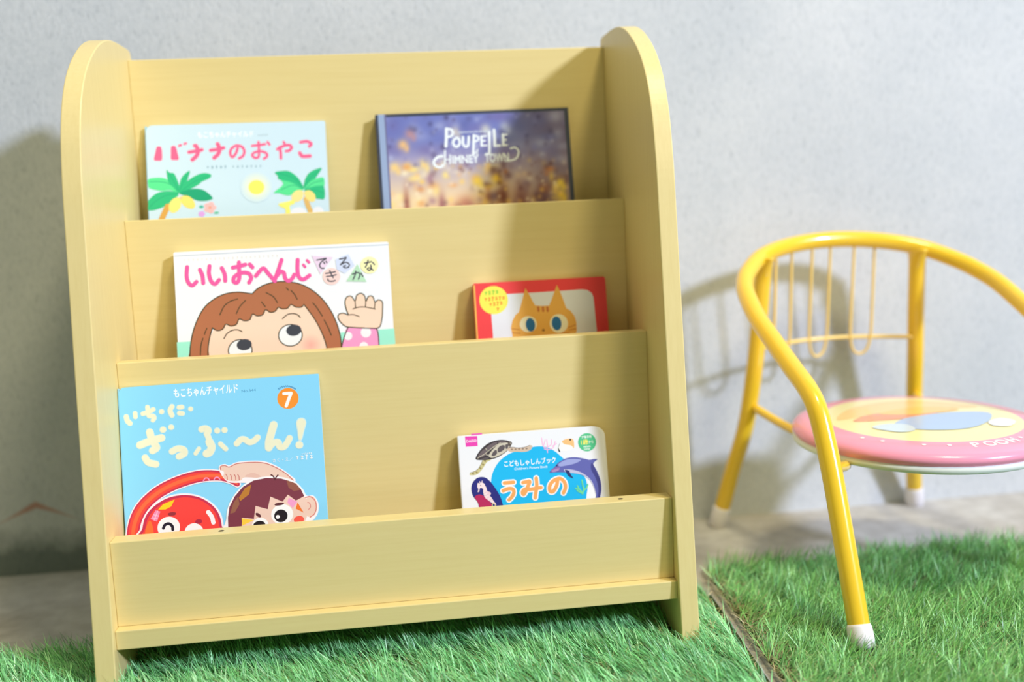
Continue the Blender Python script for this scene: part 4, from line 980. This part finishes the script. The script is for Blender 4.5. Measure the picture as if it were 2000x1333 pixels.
  ('S',(248,172,100),[4.13],0,[83.4,102.8,83.3,94.4,81.4,85.4,80.7,81.4]),
  ('S',(248,172,100),[4.15],0,[107.1,98.4,105.5,92.6,101.4,86.8,97.9,87.3,97.9,93,102.3,98.2,109.7,100.3,114.6,96,115.4,89.8,112.7,84.1]),
  ('F',(100,104,178),1,[99,107.7,101.1,110.9,105,113.6,110,118.4,118.7,122.1,128.1,122.6,138.4,120.4,144.6,118.4,149.3,118.9,154,118.3,150.9,116.1,148.9,113,152,106.3,155.4,95.8,155.9,85.5,154.2,77.9,151.3,69.4,147,68.7,149.3,78.8,148.5,85,145.7,92.4,140.9,98.5,134.9,102.3,126.8,105,116.5,106.7,106.1,107.5]),
  ('F',(70,70,140),1,[147.4,114.9,151.9,104.3,155.3,93.7,155.3,83.5,152.8,75.4,150.9,75.6,152.5,85.7,150.3,97.2,145.8,107.8]),
  ('F',(160,168,222),1,[109.9,116.8,118.5,120.5,127.9,120.6,135.1,118.8,127.6,115.5,118.1,114.1,110.7,113.7]),
  ('F',(196,196,226),1,[115.7,110.2,127,108.3,137.1,103.4,144.9,95.6,148.4,86.1,148.7,79.9,147.1,88.2,142.9,96.3,136,102,126.8,104.8,117.5,106.6]),
  ('S',(150,110,170),[0.93],0,[101.1,110.2,105.4,112.1,110.7,112.9]),
  ('F',(176,140,190),1,[101,109.5,106.4,111.5,110.6,111.7,108.3,109,103,108]),
  ('F',(46,54,112),1,[116.3,109.7,120.7,108,122.3,104.1,125.1,99.4,120.3,101.9,117.7,106]),
  ('E',(40,40,80),107.3,114.8,0.83,0.83,2.65),
  ('S',(116,220,164),[1.67],0,[134.2,81.3,135.8,86.1,135.1,91.2,134.7,96.4]),
  ('S',(116,220,164),[1.67],0,[134.5,82.6,131.1,86.4,129,90.7]),
  ('S',(116,220,164),[1.67],0,[131.1,86.4,126.7,87.8]),
  ('S',(116,220,164),[1.67],0,[135.2,84.6,139.1,87.8,140.9,91.3]),
  ('S',(116,220,164),[1.67],0,[128.4,85.6,133.4,82]),
  ('F',(44,46,128),1,[10.6,96.2,12.1,102.7,16.9,107.7,22.6,109,28.1,107.2,33.3,101.5,37.9,94,41.5,87.1,43.6,79.3,43.4,70.2,20.9,71.1,16.6,81.6,12,89]),
  ('F',(186,42,96),1,[13.7,87.7,19.2,90,25.1,86.9,29.8,81.5,33.5,75.1,34.2,70.2,20.9,71.1,16.6,81.6]),
  ('S',(246,224,228),[3.47,3.68,4.7,5.51,4.49,2.86,1.23],0,[23.3,99.7,25.4,96.5,25.7,92,27.4,87.6,30.4,84.1,33.1,80.8,36.3,77.5]),
  ('F',(248,226,230),1,[18.2,102.7,20.2,101.9,22.4,103,25.5,100.9,25.8,97.2,23.5,96,21.5,97.2,19.8,96.3,19,93.3,17.3,92.9,18.2,95.8,17.2,98.9]),
  ('S',(248,226,230),[0.82],0,[20.7,102.5,20.2,104.2]),
  ('S',(248,226,230),[0.82],0,[22.7,102.8,23.1,104.6]),
  ('E',(90,60,90),21.1,99.8,0.61,0.61,2.65),
  ('F',(240,206,216),1,[27.8,92.8,31.7,91,31,88.5,28.7,88.7]),
  ('S',(214,176,196),[0.41],0,[23.7,90.6,26.9,92.2]),
  ('S',(214,176,196),[0.41],0,[25.2,88,28.4,89.5]),
  ('S',(214,176,196),[0.41],0,[27.2,85.3,30.4,86.8]),
  ('S',(214,176,196),[0.41],0,[29.5,82.5,32.7,84.1]),
  ('S',(226,206,150),[0.92],0,[36.3,77.5,34.7,75.4,32.4,76.6,33.2,79,35,78.6]),
 ],
}
SHELF_AVOID = [(-0.3115, -0.2885, -0.026, 0.20), (0.2885, 0.3115, -0.026, 0.20)]
turf('artificial grass mat of pale streaky blades under the wooden book rack',
     [(-1.1, -0.75), (0.311, -0.75), (0.3655, 0.106), (-1.1, 0.100)], (-0.66, 0.366), (-0.24, 0.096), 11, (math.radians(150), 0.9), 19, SHELF_AVOID, GREENS, (0.305, -0.75, 0.3595, 0.106, -1), 0.05)
turf('artificial grass mat with a brownish left rim under the front of the yellow chair',
     [(0.320, -0.75), (1.5, -0.75), (1.5, 0.172), (0.3785, 0.190)], (0.340, 1.06), (-0.27, 0.176), 12, (math.radians(28), 1.2), 19,
     [(0.450, 0.476, -0.100, -0.074), (0.822, 0.848, -0.074, -0.048)], GREENS_R, (0.3185, -0.75, 0.3765, 0.190, 1), 0.38)

# ------------------------------------------------------------------ wooden book rack
W2, TH = 0.31, 0.0197
HI = W2 - TH
SB = 0.0372
rack = thing('book_rack', (0, 0, SB), 'pale wooden picture book rack with rounded sides and three stepped pockets', 'book rack')
def side_profile():
    pr = [(-0.030 + 0.1083 * SB, SB)]
    for z in (0.15, 0.30, 0.42, 0.50): pr.append((-0.030 + 0.1083 * z, z))
    pr += [(0.0285, 0.5400), (0.0345, 0.5720), (0.0405, 0.5960), (0.0500, 0.6200), (0.0620, 0.6410), (0.0780, 0.6600), (0.0980, 0.6765), (0.1210, 0.6905), (0.1450, 0.7020), (0.1720, 0.7105), (0.2000, 0.7150), (0.2300, 0.7165)]
    pr += [(0.2780, 0.7165), (0.2850, 0.7140), (0.2880, 0.7070), (0.2880, SB)]
    head = [np.array(p) for p in pr[4:17]]
    cv = catmull(head, False, 4)
    return [pr[0], pr[1], pr[2], pr[3]] + [tuple(p) for p in cv] + pr[17:]
for sx_ in (-1, 1):
    pr = side_profile(); n = len(pr)
    xa, xb = (-W2, -HI) if sx_ < 0 else (HI, W2)
    vs = [(xa, y, z - SB) for y, z in pr] + [(xb, y, z - SB) for y, z in pr]
    fs = [tuple(range(n)), tuple(range(n, 2 * n))[::-1]] + [(i, n + i, n + (i + 1) % n, (i + 1) % n) for i in range(n)]
    o = mesh_obj('side_panel', vs, fs, M_WOOD_Z, rack, bevel=0.0012)
    o.modifiers['edge'].angle_limit = math.radians(60)
PANELS = [('front_panel', 0.0, 0.022, 0.103, 0.1918), ('divider_panel', 0.0886, 0.1086, 0.103, 0.3615), ('divider_panel', 0.1790, 0.196, 0.103, 0.5121), ('back_panel', 0.2675, 0.285, 0.103, 0.7031)]
for nm, y0, y1, z0, z1 in PANELS:
    v, f = box(-HI, HI, y0, y1, z0 - SB, z1 - SB)
    pn = mesh_obj(nm, v, f, M_WOOD_X, rack, bevel=0.0010)
    if nm == 'front_panel': front_panel = pn
v, f = box(-HI, HI, -0.0114, 0.285, 0.083 - SB, 0.103 - SB)
mesh_obj('bottom_board', v, f, M_WOOD_X, rack, bevel=0.0010)
for y0, y1, zt in ((0.1086, 0.1790, 0.2600), (0.196, 0.2675, 0.4135)):
    v, f = box(-HI, HI, y0, y1, zt - 0.012 - SB, zt - SB)
    mesh_obj('pocket_floor', v, f, M_WOOD_X, rack)
for hx in (-0.182, 0.236):
    v, f = lathe([(0.0001, 0.0003), (0.0026, 0.0003), (0.0030, 0.0)], 20)
    mesh_obj('screw_hole', [(a + hx, b * 0.8 + 0.010, c + 0.1918 - SB) for a, b, c in v], f, M_HOLE, front_panel)

# ------------------------------------------------------------------ printed covers
class Ink:
    def __init__(s): s.v = []; s.f = []; s.c = []; s.z = 0.0
    def add(s, pts, faces, col, per=None, zs=None):
        b = len(s.v)
        s.v += [(p[0] * 0.001, p[1] * 0.001, s.z + (zs[i] if zs else 0)) for i, p in enumerate(pts)]
        s.f += [tuple(b + i for i in fc) for fc in faces]
        s.c += per if per else [lin(col)] * len(pts)
    def up(s): s.z += 0.0000016
    def disc(s, c, r, col, n=18):
        s.add([c] + [(c[0] + r * math.cos(2 * math.pi * k / n), c[1] + r * math.sin(2 * math.pi * k / n)) for k in range(n)], [(0, 1 + k, 1 + (k + 1) % n) for k in range(n)], col)

def text_mesh(txt, off):
    cu = bpy.data.curves.new('lettering', 'FONT'); cu.body = txt; cu.offset = off; cu.resolution_u = 3
    ob = bpy.data.objects.new('lettering', cu); COL.objects.link(ob)
    dg = bpy.context.evaluated_depsgraph_get(); dg.update()
    me = bpy.data.meshes.new_from_object(ob.evaluated_get(dg))
    pts = [(q.co.x, q.co.y) for q in me.vertices]; fcs = [tuple(p.vertices) for p in me.polygons]
    bpy.data.objects.remove(ob); bpy.data.curves.remove(cu); bpy.data.meshes.remove(me)
    return pts, fcs

def paint(k, ops):
    for op in ops:
        k.up()
        if op[0] == 'F':
            P = [(op[3][i], op[3][i + 1]) for i in range(0, len(op[3]), 2)]
            if op[2]: P = [tuple(p) for p in catmull(P, True, 5)]
            tri = tessellate_polygon([[Vector((p[0], p[1], 0)) for p in P]])
            k.add(P, [tuple(t) for t in tri], op[1])
        elif op[0] == 'S':
            P = [(op[4][i], op[4][i + 1]) for i in range(0, len(op[4]), 2)]
            W = op[2] if len(op[2]) == len(P) else [op[2][0]] * len(P)
            Q = catmull([(p[0], p[1], w) for p, w in zip(P, W)], bool(op[3]), 6)
            n = len(Q); L = []; Rr = []
            for i in range(n):
                a = Q[(i - 1) % n] if (op[3] or i > 0) else Q[i]; b = Q[(i + 1) % n] if (op[3] or i < n - 1) else Q[i]
                d = np.array((b[0] - a[0], b[1] - a[1])); d = d / (np.linalg.norm(d) + 1e-9); h = Q[i][2] / 2
                L.append((Q[i][0] - d[1] * h, Q[i][1] + d[0] * h)); Rr.append((Q[i][0] + d[1] * h, Q[i][1] - d[0] * h))
            m = n if op[3] else n - 1
            zz = [i * 0.0000001 for i in range(n)]
            k.add(L + Rr, [(i, n + i, n + (i + 1) % n, (i + 1) % n) for i in range(m)], op[1], None, zz + zz)
            k.z += n * 0.0000001
            dots = Q[3:-3:4] if op[2][0] > 3 else []
            if not op[3]: dots = [Q[0], Q[-1]] + dots
            for q in dots:
                k.z += 0.00000025
                k.disc((q[0], q[1]), q[2] / 2, op[1], 16)
        elif op[0] == 'E':
            _, c, cx, cy, rx, ry, rot = op; r = math.radians(-rot if rot > 4 or rot < 2 else 2.65); n = 30
            P = []
            for i in range(n):
                a = 2 * math.pi * i / n; ex, ey = rx * math.cos(a), ry * math.sin(a)
                P.append((cx + ex * math.cos(r) - ey * math.sin(r), cy + ex * math.sin(r) + ey * math.cos(r)))
            k.add(P, [tuple(range(n))], c)
        elif op[0] == 'G':
            _, c1, c2, cx, cy, r = op; n = 30
            a, b = lin(c1), lin(c2)
            P = [(cx, cy)] + [(cx + r * math.cos(2 * math.pi * i / n), cy + r * math.sin(2 * math.pi * i / n)) for i in range(n)]
            k.add(P, [(0, 1 + i, 1 + (i + 1) % n) for i in range(n)], None, [a] + [b] * n)
        elif op[0] == 'T':
            _, c, txt, ax_, ay, bx, by, h, off = op
            pts, fcs = text_mesh(txt, off)
            xs = [p[0] for p in pts]; ys = [p[1] for p in pts]; x0, x1, y1 = min(xs), max(xs), max(ys)
            ref = max(0.6, y1); wd = math.hypot(bx - ax_, by - ay); ux, uy = (bx - ax_) / wd, (by - ay) / wd
            sx2, sy2 = wd / (x1 - x0), h / ref
            k.add([(ax_ + ux * (p[0] - x0) * sx2 - uy * p[1] * sy2, ay + uy * (p[0] - x0) * sx2 + ux * p[1] * sy2) for p in pts], fcs, c)

def plate_outline(w, h, radii, n=7):
    """corner radii in the order bottom-left, bottom-right, top-right, top-left"""
    P = []
    for (cx, cy, a0), r in zip(((0, 0, 180), (w, 0, 270), (w, h, 0), (0, h, 90)), radii):
        if r < 1e-5: P.append((cx, cy)); continue
        ox = cx + (r if cx == 0 else -r); oy = cy + (r if cy == 0 else -r)
        for i in range(n + 1):
            a = math.radians(a0 + 90 * i / n); P.append((ox + r * math.cos(a), oy + r * math.sin(a)))
    return P
def plate(P, z0, z1):
    n = len(P)
    v = [(p[0], p[1], z0) for p in P] + [(p[0], p[1], z1) for p in P]
    f = [tuple(range(n))[::-1], tuple(range(n, 2 * n))] + [(i, (i + 1) % n, n + (i + 1) % n, n + i) for i in range(n)]
    return v, f

def night_town(k, w, h):
    """a plain night-town print: soft clouds above, warm street lights and dark chimneys below"""
    nx, ny = 120, 100
    X, Y = np.meshgrid(np.linspace(0.024, 0.978, nx), np.linspace(0.02, 0.982, ny))
    top = np.array((110, 120, 186.0)); mid = np.array((168, 160, 190.0)); low = np.array((238, 214, 172.0)); drk = np.array((96, 78, 100.0))
    t = Y[..., None]
    c = np.where(t > 0.72, mid + (top - mid) * np.clip((t - 0.72) / 0.12, 0, 1), low + (mid - low) * np.clip((t - 0.5) / 0.22, 0, 1))
    rr = np.clip((X - 0.62) / 0.3, 0, 1)[..., None]; c = c * (1 - 0.7 * rr) + drk * 0.7 * rr
    r = np.random.default_rng(5)
    def blob(cx, cy, rx, ry, col, a):
        nonlocal c
        m = (a * np.exp(-(((X - cx) / rx) ** 2 + ((Y - cy) / ry) ** 2)))[..., None]
        c = c * (1 - m) + np.array(col) * m
    for i in range(60): blob(r.uniform(0, 1), r.uniform(0.68, 0.98), r.uniform(0.02, 0.06), r.uniform(0.02, 0.05), ((88, 96, 160), (150, 160, 208), (112, 100, 158), (186, 192, 222))[i % 4], r.uniform(0.2, 0.6))
    for i in range(46): blob(r.uniform(0.03, 0.6), r.uniform(0.42, 0.70), r.uniform(0.012, 0.035), r.uniform(0.012, 0.03), ((250, 226, 130), (246, 236, 200), (226, 160, 96), (160, 120, 140))[i % 4], r.uniform(0.4, 0.9))
    for i in range(40): blob(r.uniform(0.55, 0.97), r.uniform(0.40, 0.68), r.uniform(0.012, 0.03), r.uniform(0.012, 0.035), ((246, 206, 80), (104, 70, 84), (130, 110, 130), (90, 56, 66), (196, 120, 60))[i % 5], r.uniform(0.4, 0.85))
    for cx, cy, col in ((0.13, 0.82, (250, 196, 120)), (0.17, 0.88, (190, 140, 140)), (0.23, 0.70, (250, 220, 130)), (0.08, 0.69, (250, 210, 120)), (0.4, 0.88, (214, 204, 190)), (0.56, 0.89, (206, 208, 200)), (0.66, 0.9, (176, 182, 206)), (0.50, 0.59, (250, 214, 70)), (0.60, 0.60, (248, 208, 60)), (0.93, 0.56, (240, 208, 60)), (0.93, 0.49, (236, 200, 60))):
        blob(cx, cy, 0.026, 0.03, col, 0.85); blob(cx + 0.018, cy - 0.025, 0.012, 0.02, col, 0.7)
    for cx, wd, hh, col in ((0.13, 0.016, 0.10, (150, 80, 70)), (0.31, 0.02, 0.07, (150, 90, 100)), (0.43, 0.05, 0.05, (190, 120, 100)), (0.63, 0.03, 0.14, (86, 40, 40)), (0.72, 0.05, 0.10, (104, 54, 60)), (0.84, 0.04, 0.12, (92, 60, 76))):
        blob(cx, 0.46, wd, hh, col, 0.8)
    for i in range(420):
        s_ = r.uniform(0.006, 0.016); yy = r.uniform(0.02, 0.98)
        pal = ((64, 58, 96), (196, 200, 226), (120, 120, 180), (90, 80, 120)) if yy > 0.7 else ((255, 244, 214), (92, 56, 56), (250, 206, 90), (120, 84, 84), (236, 190, 130))
        blob(r.uniform(0.02, 0.98), yy, s_, s_ * 1.2, pal[i % len(pal)], r.uniform(0.2, 0.6))
    b = len(k.v); k.up()
    cols = np.apply_along_axis(lambda q: lin(np.clip(q, 0, 255)), 2, c)
    k.v += [(x * w, y * h, k.z) for x, y in zip(X.ravel(), Y.ravel())]
    k.c += [tuple(q) for q in cols.reshape(-1, 4)]
    for j in range(ny - 1):
        for i in range(nx - 1):
            a = b + j * nx + i; k.f.append((a, a + 1, a + nx + 1, a + nx))

def book(key, label, base_col, radii, board, board_mat, spine, over=0.0015, extra=None, shift=0.0):
    d = BOOKS[key]
    t = thing('picture_book', (d['x'], d['y'], d['z']), label, 'picture book', 'picture books in the rack pockets')
    a, r = d['lean'], d['rot']
    X0 = Vector((1, 0, 0)); Y0 = Vector((0, math.sin(a), math.cos(a)))
    X = X0 * math.cos(r) + Y0 * math.sin(r); Y = Y0 * math.cos(r) - X0 * math.sin(r); Z = X.cross(Y)
    mw = Matrix((X, Y, Z)).transposed().to_4x4(); mw.translation = Vector((d['x'], d['y'], d['z']))
    t.matrix_world = mw
    w, h, T = d['w'], d['h'], d['T']
    P = plate_outline(w, h, radii)
    v, f = plate(P, -board, 0.0)
    k = Ink(); k.v = list(v); k.f = list(f); k.c = [lin(base_col)] * len(v)
    if extra: extra(k, w, h)
    paint(k, ART[key])
    o = mesh_obj('front_cover', k.v, k.f, M_PRINT, t, ink=k.c)
    P2 = plate_outline(w - over * 2, h - over * 2, [max(0, q - over) for q in radii])
    v, f = plate([(p[0] + over + shift, p[1] + over) for p in P2], -T + board, -board)
    mesh_obj('page_block', v, f, M_PAGES, t)
    v, f = plate(P, -T, -T + board)
    mesh_obj('back_cover', v, f, board_mat, t)
    if spine == 'left': v, f = box(-0.0008, 0.0006, 0.001, h - 0.001, -T, -0.0003)
    elif spine == 'top': v, f = box(0.001, w - 0.001, h - 0.0006, h + 0.0008, -T, -0.0003)
    mesh_obj('spine', v, f, board_mat, t)
    return t

book('banana', 'pale blue picture book with pink title and palm trees, left in the top pocket', (205, 229, 242), (0, 0, 0.002, 0.008), 0.0006, M_BLUEBOARD, 'left', 0.0)
def poup_extra(k, w, h):
    night_town(k, w, h)
    k.up()
    k.add([(p[0] * 1000, p[1] * 1000) for p in ((0.003, 0), (0.0105, 0), (0.0105, h), (0.003, h))], [(0, 1, 2, 3)], (150, 170, 204))
    k.up()
    k.add([(p[0] * 1000, p[1] * 1000) for p in ((0.0105, 0), (0.0125, 0), (0.0125, h), (0.0105, h))], [(0, 1, 2, 3)], (110, 110, 150))
book('poup', 'dark hardback with night town lights and silvery title, right in the top pocket', (62, 68, 84), (0, 0, 0, 0), 0.0025, M_DARK, 'left', 0.003, poup_extra)
book('iio', 'white hardback with a brown haired girl raising her hand, in the middle pocket', (240, 243, 246), (0, 0, 0, 0), 0.0022, M_WHITEBOARD, 'top', 0.003)
book('cat', 'small red book with an orange cat face and a yellow round sticker', (238, 72, 76), (0.001, 0.001, 0.003, 0.001), 0.002, M_REDBOARD, 'left', 0.0)
book('zabu', 'sky blue thin book with a red octopus and a boy, in the lowest pocket', (140, 215, 250), (0, 0, 0.001, 0.007), 0.0006, M_BLUEBOARD, 'left', 0.0)
book('umi', 'white board book with turtle and dolphin photos and rounded corner, in the lowest pocket', (240, 241, 246), (0.001, 0.012, 0.012, 0.001), 0.002, M_WHITEBOARD, 'left', 0.0006, None, 0.0026)

# ------------------------------------------------------------------ small yellow chair
CA = math.radians(4)
CHAIR_SCALE = 0.9655
chair = thing('childs_chair', (0.6181, 0.3698, FLOOR_Z), "small yellow tubular child's chair with a round pink seat, beside the book rack", 'chair')
chair.rotation_euler = (0, 0, CA)
chair.scale = (CHAIR_SCALE,) * 3
def cp(u, w, z): return np.array((u, -w, z - 0.014))      # sideways, forward, height
half = [(-0.1905, 0.452, 0.030), (-0.1880, 0.420, 0.104), (-0.1850, 0.385, 0.184), (-0.1845, 0.362, 0.234), (-0.1855, 0.345, 0.266), (-0.1860, 0.322, 0.285), (-0.1865, 0.290, 0.3015), (-0.1870, 0.242, 0.327),
        (-0.1870, 0.195, 0.352), (-0.1830, 0.157, 0.374), (-0.1750, 0.128, 0.389), (-0.1580, 0.100, 0.4045), (-0.1200, 0.066, 0.424), (-0.0630, 0.043, 0.436)]
full = half + [(0.0, 0.036, 0.4400)] + [(-u, w, z) for u, w, z in half[::-1]]
RT = 0.0118
v, f = tube(catmull([cp(*p) for p in full], False, 6), RT, 18)
frame_tube = mesh_obj('tube_frame', v, f, M_YELLOW, chair, True)
for s in (-1, 1):
    leg = [(s * 0.1170, 0.066, 0.422), (s * 0.1185, 0.065, 0.408), (s * 0.1200, 0.062, 0.385), (s * 0.1225, 0.056, 0.330), (s * 0.1265, 0.049, 0.270), (s * 0.1310, 0.040, 0.215), (s * 0.1370, 0.030, 0.165), (s * 0.1490, 0.010, 0.100), (s * 0.1610, -0.006, 0.035)]
    path = catmull([cp(*p) for p in leg], False, 5)
    rad = [(0.0105 + 0.0013 * min(1, i / 8), 0.0118 + 0.0110 * max(0, 1 - i / 9) ** 1.6) for i in range(len(path))]
    v, f = tube(path, rad, 18)
    rear = mesh_obj('rear_leg', v, f, M_YELLOW, chair, True)
    a, b = cp(*leg[-2]), cp(*leg[-1]); d = (b - a) / np.linalg.norm(b - a)
    top = b - d * 0.012; L = (top[2] - 0.0) / -d[2]
    pth = [top, top + d * 0.003, top + d * (L * 0.5), top + d * (L - 0.003), top + d * (L - 0.001)]
    v, f = tube(pth, [0.0122, 0.0133, 0.0140, 0.0138, 0.0120], 20)
    mesh_obj('foot_cap', v, f, M_RUBBER, rear, True)['label'] = 'white rubber cap'
    a, b = cp(s * 0.1880, 0.420, 0.104), cp(s * 0.1905, 0.452, 0.030); d = (b - a) / np.linalg.norm(b - a)
    top = b - d * 0.018; L = (top[2] - 0.0085) / -d[2]
    pth = [top, top + d * 0.003, top + d * (L * 0.5), top + d * (L - 0.003), top + d * (L - 0.001)]
    v, f = tube(pth, [0.0122, 0.0133, 0.0140, 0.0138, 0.0120], 20)
    mesh_obj('foot_cap', v, f, M_RUBBER, frame_tube, True)['label'] = 'white rubber cap'
    # bar that carries the seat, from rear leg to front leg
    pth = catmull([cp(s * 0.128, 0.046, 0.205), cp(s * 0.118, 0.10, 0.194), cp(s * 0.112, 0.20, 0.186), cp(s * 0.130, 0.31, 0.186), cp(s * 0.1835, 0.375, 0.200)], False, 5)
    v, f = tube(pth, 0.0062, 12)
    mesh_obj('seat_bar', v, f, M_YELLOW, chair, True)
# back: one curved bar and three hanging wire loops
bar = catmull([cp(-0.119, 0.058, 0.292), cp(-0.08, 0.035, 0.2925), cp(-0.03, 0.024, 0.294), cp(0.03, 0.024, 0.294), cp(0.08, 0.035, 0.2925), cp(0.119, 0.058, 0.292)], False, 6)
v, f = tube(bar, 0.0030, 10); mesh_obj('back_bar', v, f, M_WIRE, chair, True)
def hoopz(u):
    P = sorted(full[8:-8]); us = [p[0] for p in P]
    return np.interp(u, us, [p[1] for p in P]), np.interp(u, us, [p[2] for p in P])
for uc in (-0.0805, -0.0165, 0.0490):
    hw = 0.0150
    pts = []
    for u, z in ((-hw, 1.0), (-hw, 0.75), (-hw, 0.45), (-hw * 0.98, 0.20), (-hw * 0.7, 0.05), (0, 0.0), (hw * 0.7, 0.05), (hw * 0.98, 0.20), (hw, 0.45), (hw, 0.75), (hw, 1.0)):
        w1, z1 = hoopz(uc + u)
        zb = 0.268; wb2 = 0.021 + 2.4 * (uc + u) ** 2
        pts.append(cp(uc + u, wb2 + (w1 - wb2) * z, zb + (z1 - RT * 0.6 - zb) * z))
    v, f = tube(catmull(pts, False, 5), 0.0021, 9)
    mesh_obj('back_wire', v, f, M_WIRE, chair, True)
# round seat, almost level
SC = cp(0, 0.260, 0.1950); SR = 0.1555
tilt = Matrix.Rotation(math.radians(1.5), 4, 'X')
def seat_xf(p):
    q = tilt @ Vector(p); return (q.x + SC[0], q.y + SC[1], q.z + SC[2])
v, f = lathe([(0.0001, -0.004), (SR - 0.004, -0.004), (SR, -0.002), (SR + 0.0005, 0.003), (SR - 0.002, 0.006), (0.0001, 0.006)], 72)
mesh_obj('seat_board', [seat_xf(p) for p in v], f, M_PLATE, chair, True)
PINK = (246, 158, 186); CREAM = (250, 240, 180)
prof = [(SR - 0.002, 0.0055), (SR + 0.001, 0.0095), (SR + 0.001, 0.0135), (SR - 0.002, 0.0175), (SR - 0.007, 0.0205), (SR - 0.015, 0.0230), (SR - 0.026, 0.0245), (0.1190, 0.0252), (0.1175, 0.0253), (0.08, 0.0268), (0.05, 0.0275), (0.02, 0.0278), (0.0001, 0.0278)]
v, f = lathe(prof, 96)
ck = Ink(); ck.v = list(v); ck.f = list(f)
ck.c = [lin(PINK if i < 8 else CREAM) for i in range(len(prof)) for _ in range(96)]
def top_z(r): return float(np.interp(r, [p[0] for p in prof[::-1]], [p[1] for p in prof[::-1]]))
def seat_paint(draw):
    """flat print laid on the domed cushion"""
    k2 = Ink(); draw(k2)
    b = len(ck.v)
    ck.v += [(x, y, top_z(math.hypot(x, y)) + 0.00025 + z * 90) for x, y, z in k2.v]
    ck.f += [tuple(b + i for i in q) for q in k2.f]; ck.c += k2.c
def blobshape(k2, pts, col):
    """closed soft outline, gridded so that it follows the dome"""
    P = catmull(pts, True, 6); c = np.mean(P, axis=0); n = len(P); rings = 5
    V = [tuple(c)] ; F = []
    for j in range(1, rings + 1):
        V += [tuple(c + (p - c) * j / rings) for p in P]
    F += [(0, 1 + i, 1 + (i + 1) % n) for i in range(n)]
    for j in range(rings - 1):
        for i in range(n):
            a = 1 + j * n + i; b2 = 1 + j * n + (i + 1) % n; F.append((a, a + n, b2 + n, b2))
    k2.add(V, F, col)
def seat_print(k2):
    # plain soft patches: hills, a pond and clouds
    blobshape(k2, [(-100, 22), (-72, 60), (-30, 84), (30, 92), (74, 66), (98, 26), (40, 34), (-40, 30)], (250, 214, 146)); k2.up()
    blobshape(k2, [(-88, 8), (-50, 30), (-8, 22), (30, 4), (-10, -6), (-52, -4)], (240, 160, 128)); k2.up()
    blobshape(k2, [(-40, 28), (0, 44), (44, 40), (66, 18), (20, 8), (-16, 12)], (250, 204, 120)); k2.up()
    blobshape(k2, [(-56, -34), (-30, -8), (10, 2), (52, 4), (88, -8), (70, -40), (34, -66), (0, -72), (-36, -60)], (172, 200, 240)); k2.up()
    blobshape(k2, [(-84, -30), (-60, -22), (-40, -34), (-44, -58), (-66, -60)], (208, 228, 242)); k2.up()
    blobshape(k2, [(58, -52), (84, -40), (92, -56), (70, -76), (52, -70)], (238, 244, 248)); k2.up()
seat_paint(seat_print)
def seat_text(ch, ang, h, k2):
    pts, fcs = text_mesh(ch, 0.03)
    xs = [p[0] for p in pts]; xm = (min(xs) + max(xs)) / 2; sc_ = h / 0.73; R0 = 130.0
    V = []
    for p in pts:
        x_, y_ = (p[0] - xm) * sc_, p[1] * sc_ - h / 2
        a = math.radians(ang) ; rr = R0 - y_ ; th = a + x_ / R0
        V.append((rr * math.cos(th), rr * math.sin(th)))
    k2.add(V, fcs, (252, 244, 248))
def rim(k2):
    for ch, a in zip('POOH', TEXT_ANG): seat_text(ch, a, 14, k2)
    k2.up()
    for a in DOT_ANG: k2.disc((130 * math.cos(math.radians(a)), 130 * math.sin(math.radians(a))), 2.6, (252, 244, 248), 12)
TEXT_ANG = (-96, -88.5, -81.5, -74); DOT_ANG = (-152, -141, -121, -109, -67)
seat_paint(rim)
mesh_obj('seat_cushion', [seat_xf(p) for p in ck.v], ck.f, M_VINYL, chair, True, ink=ck.c)
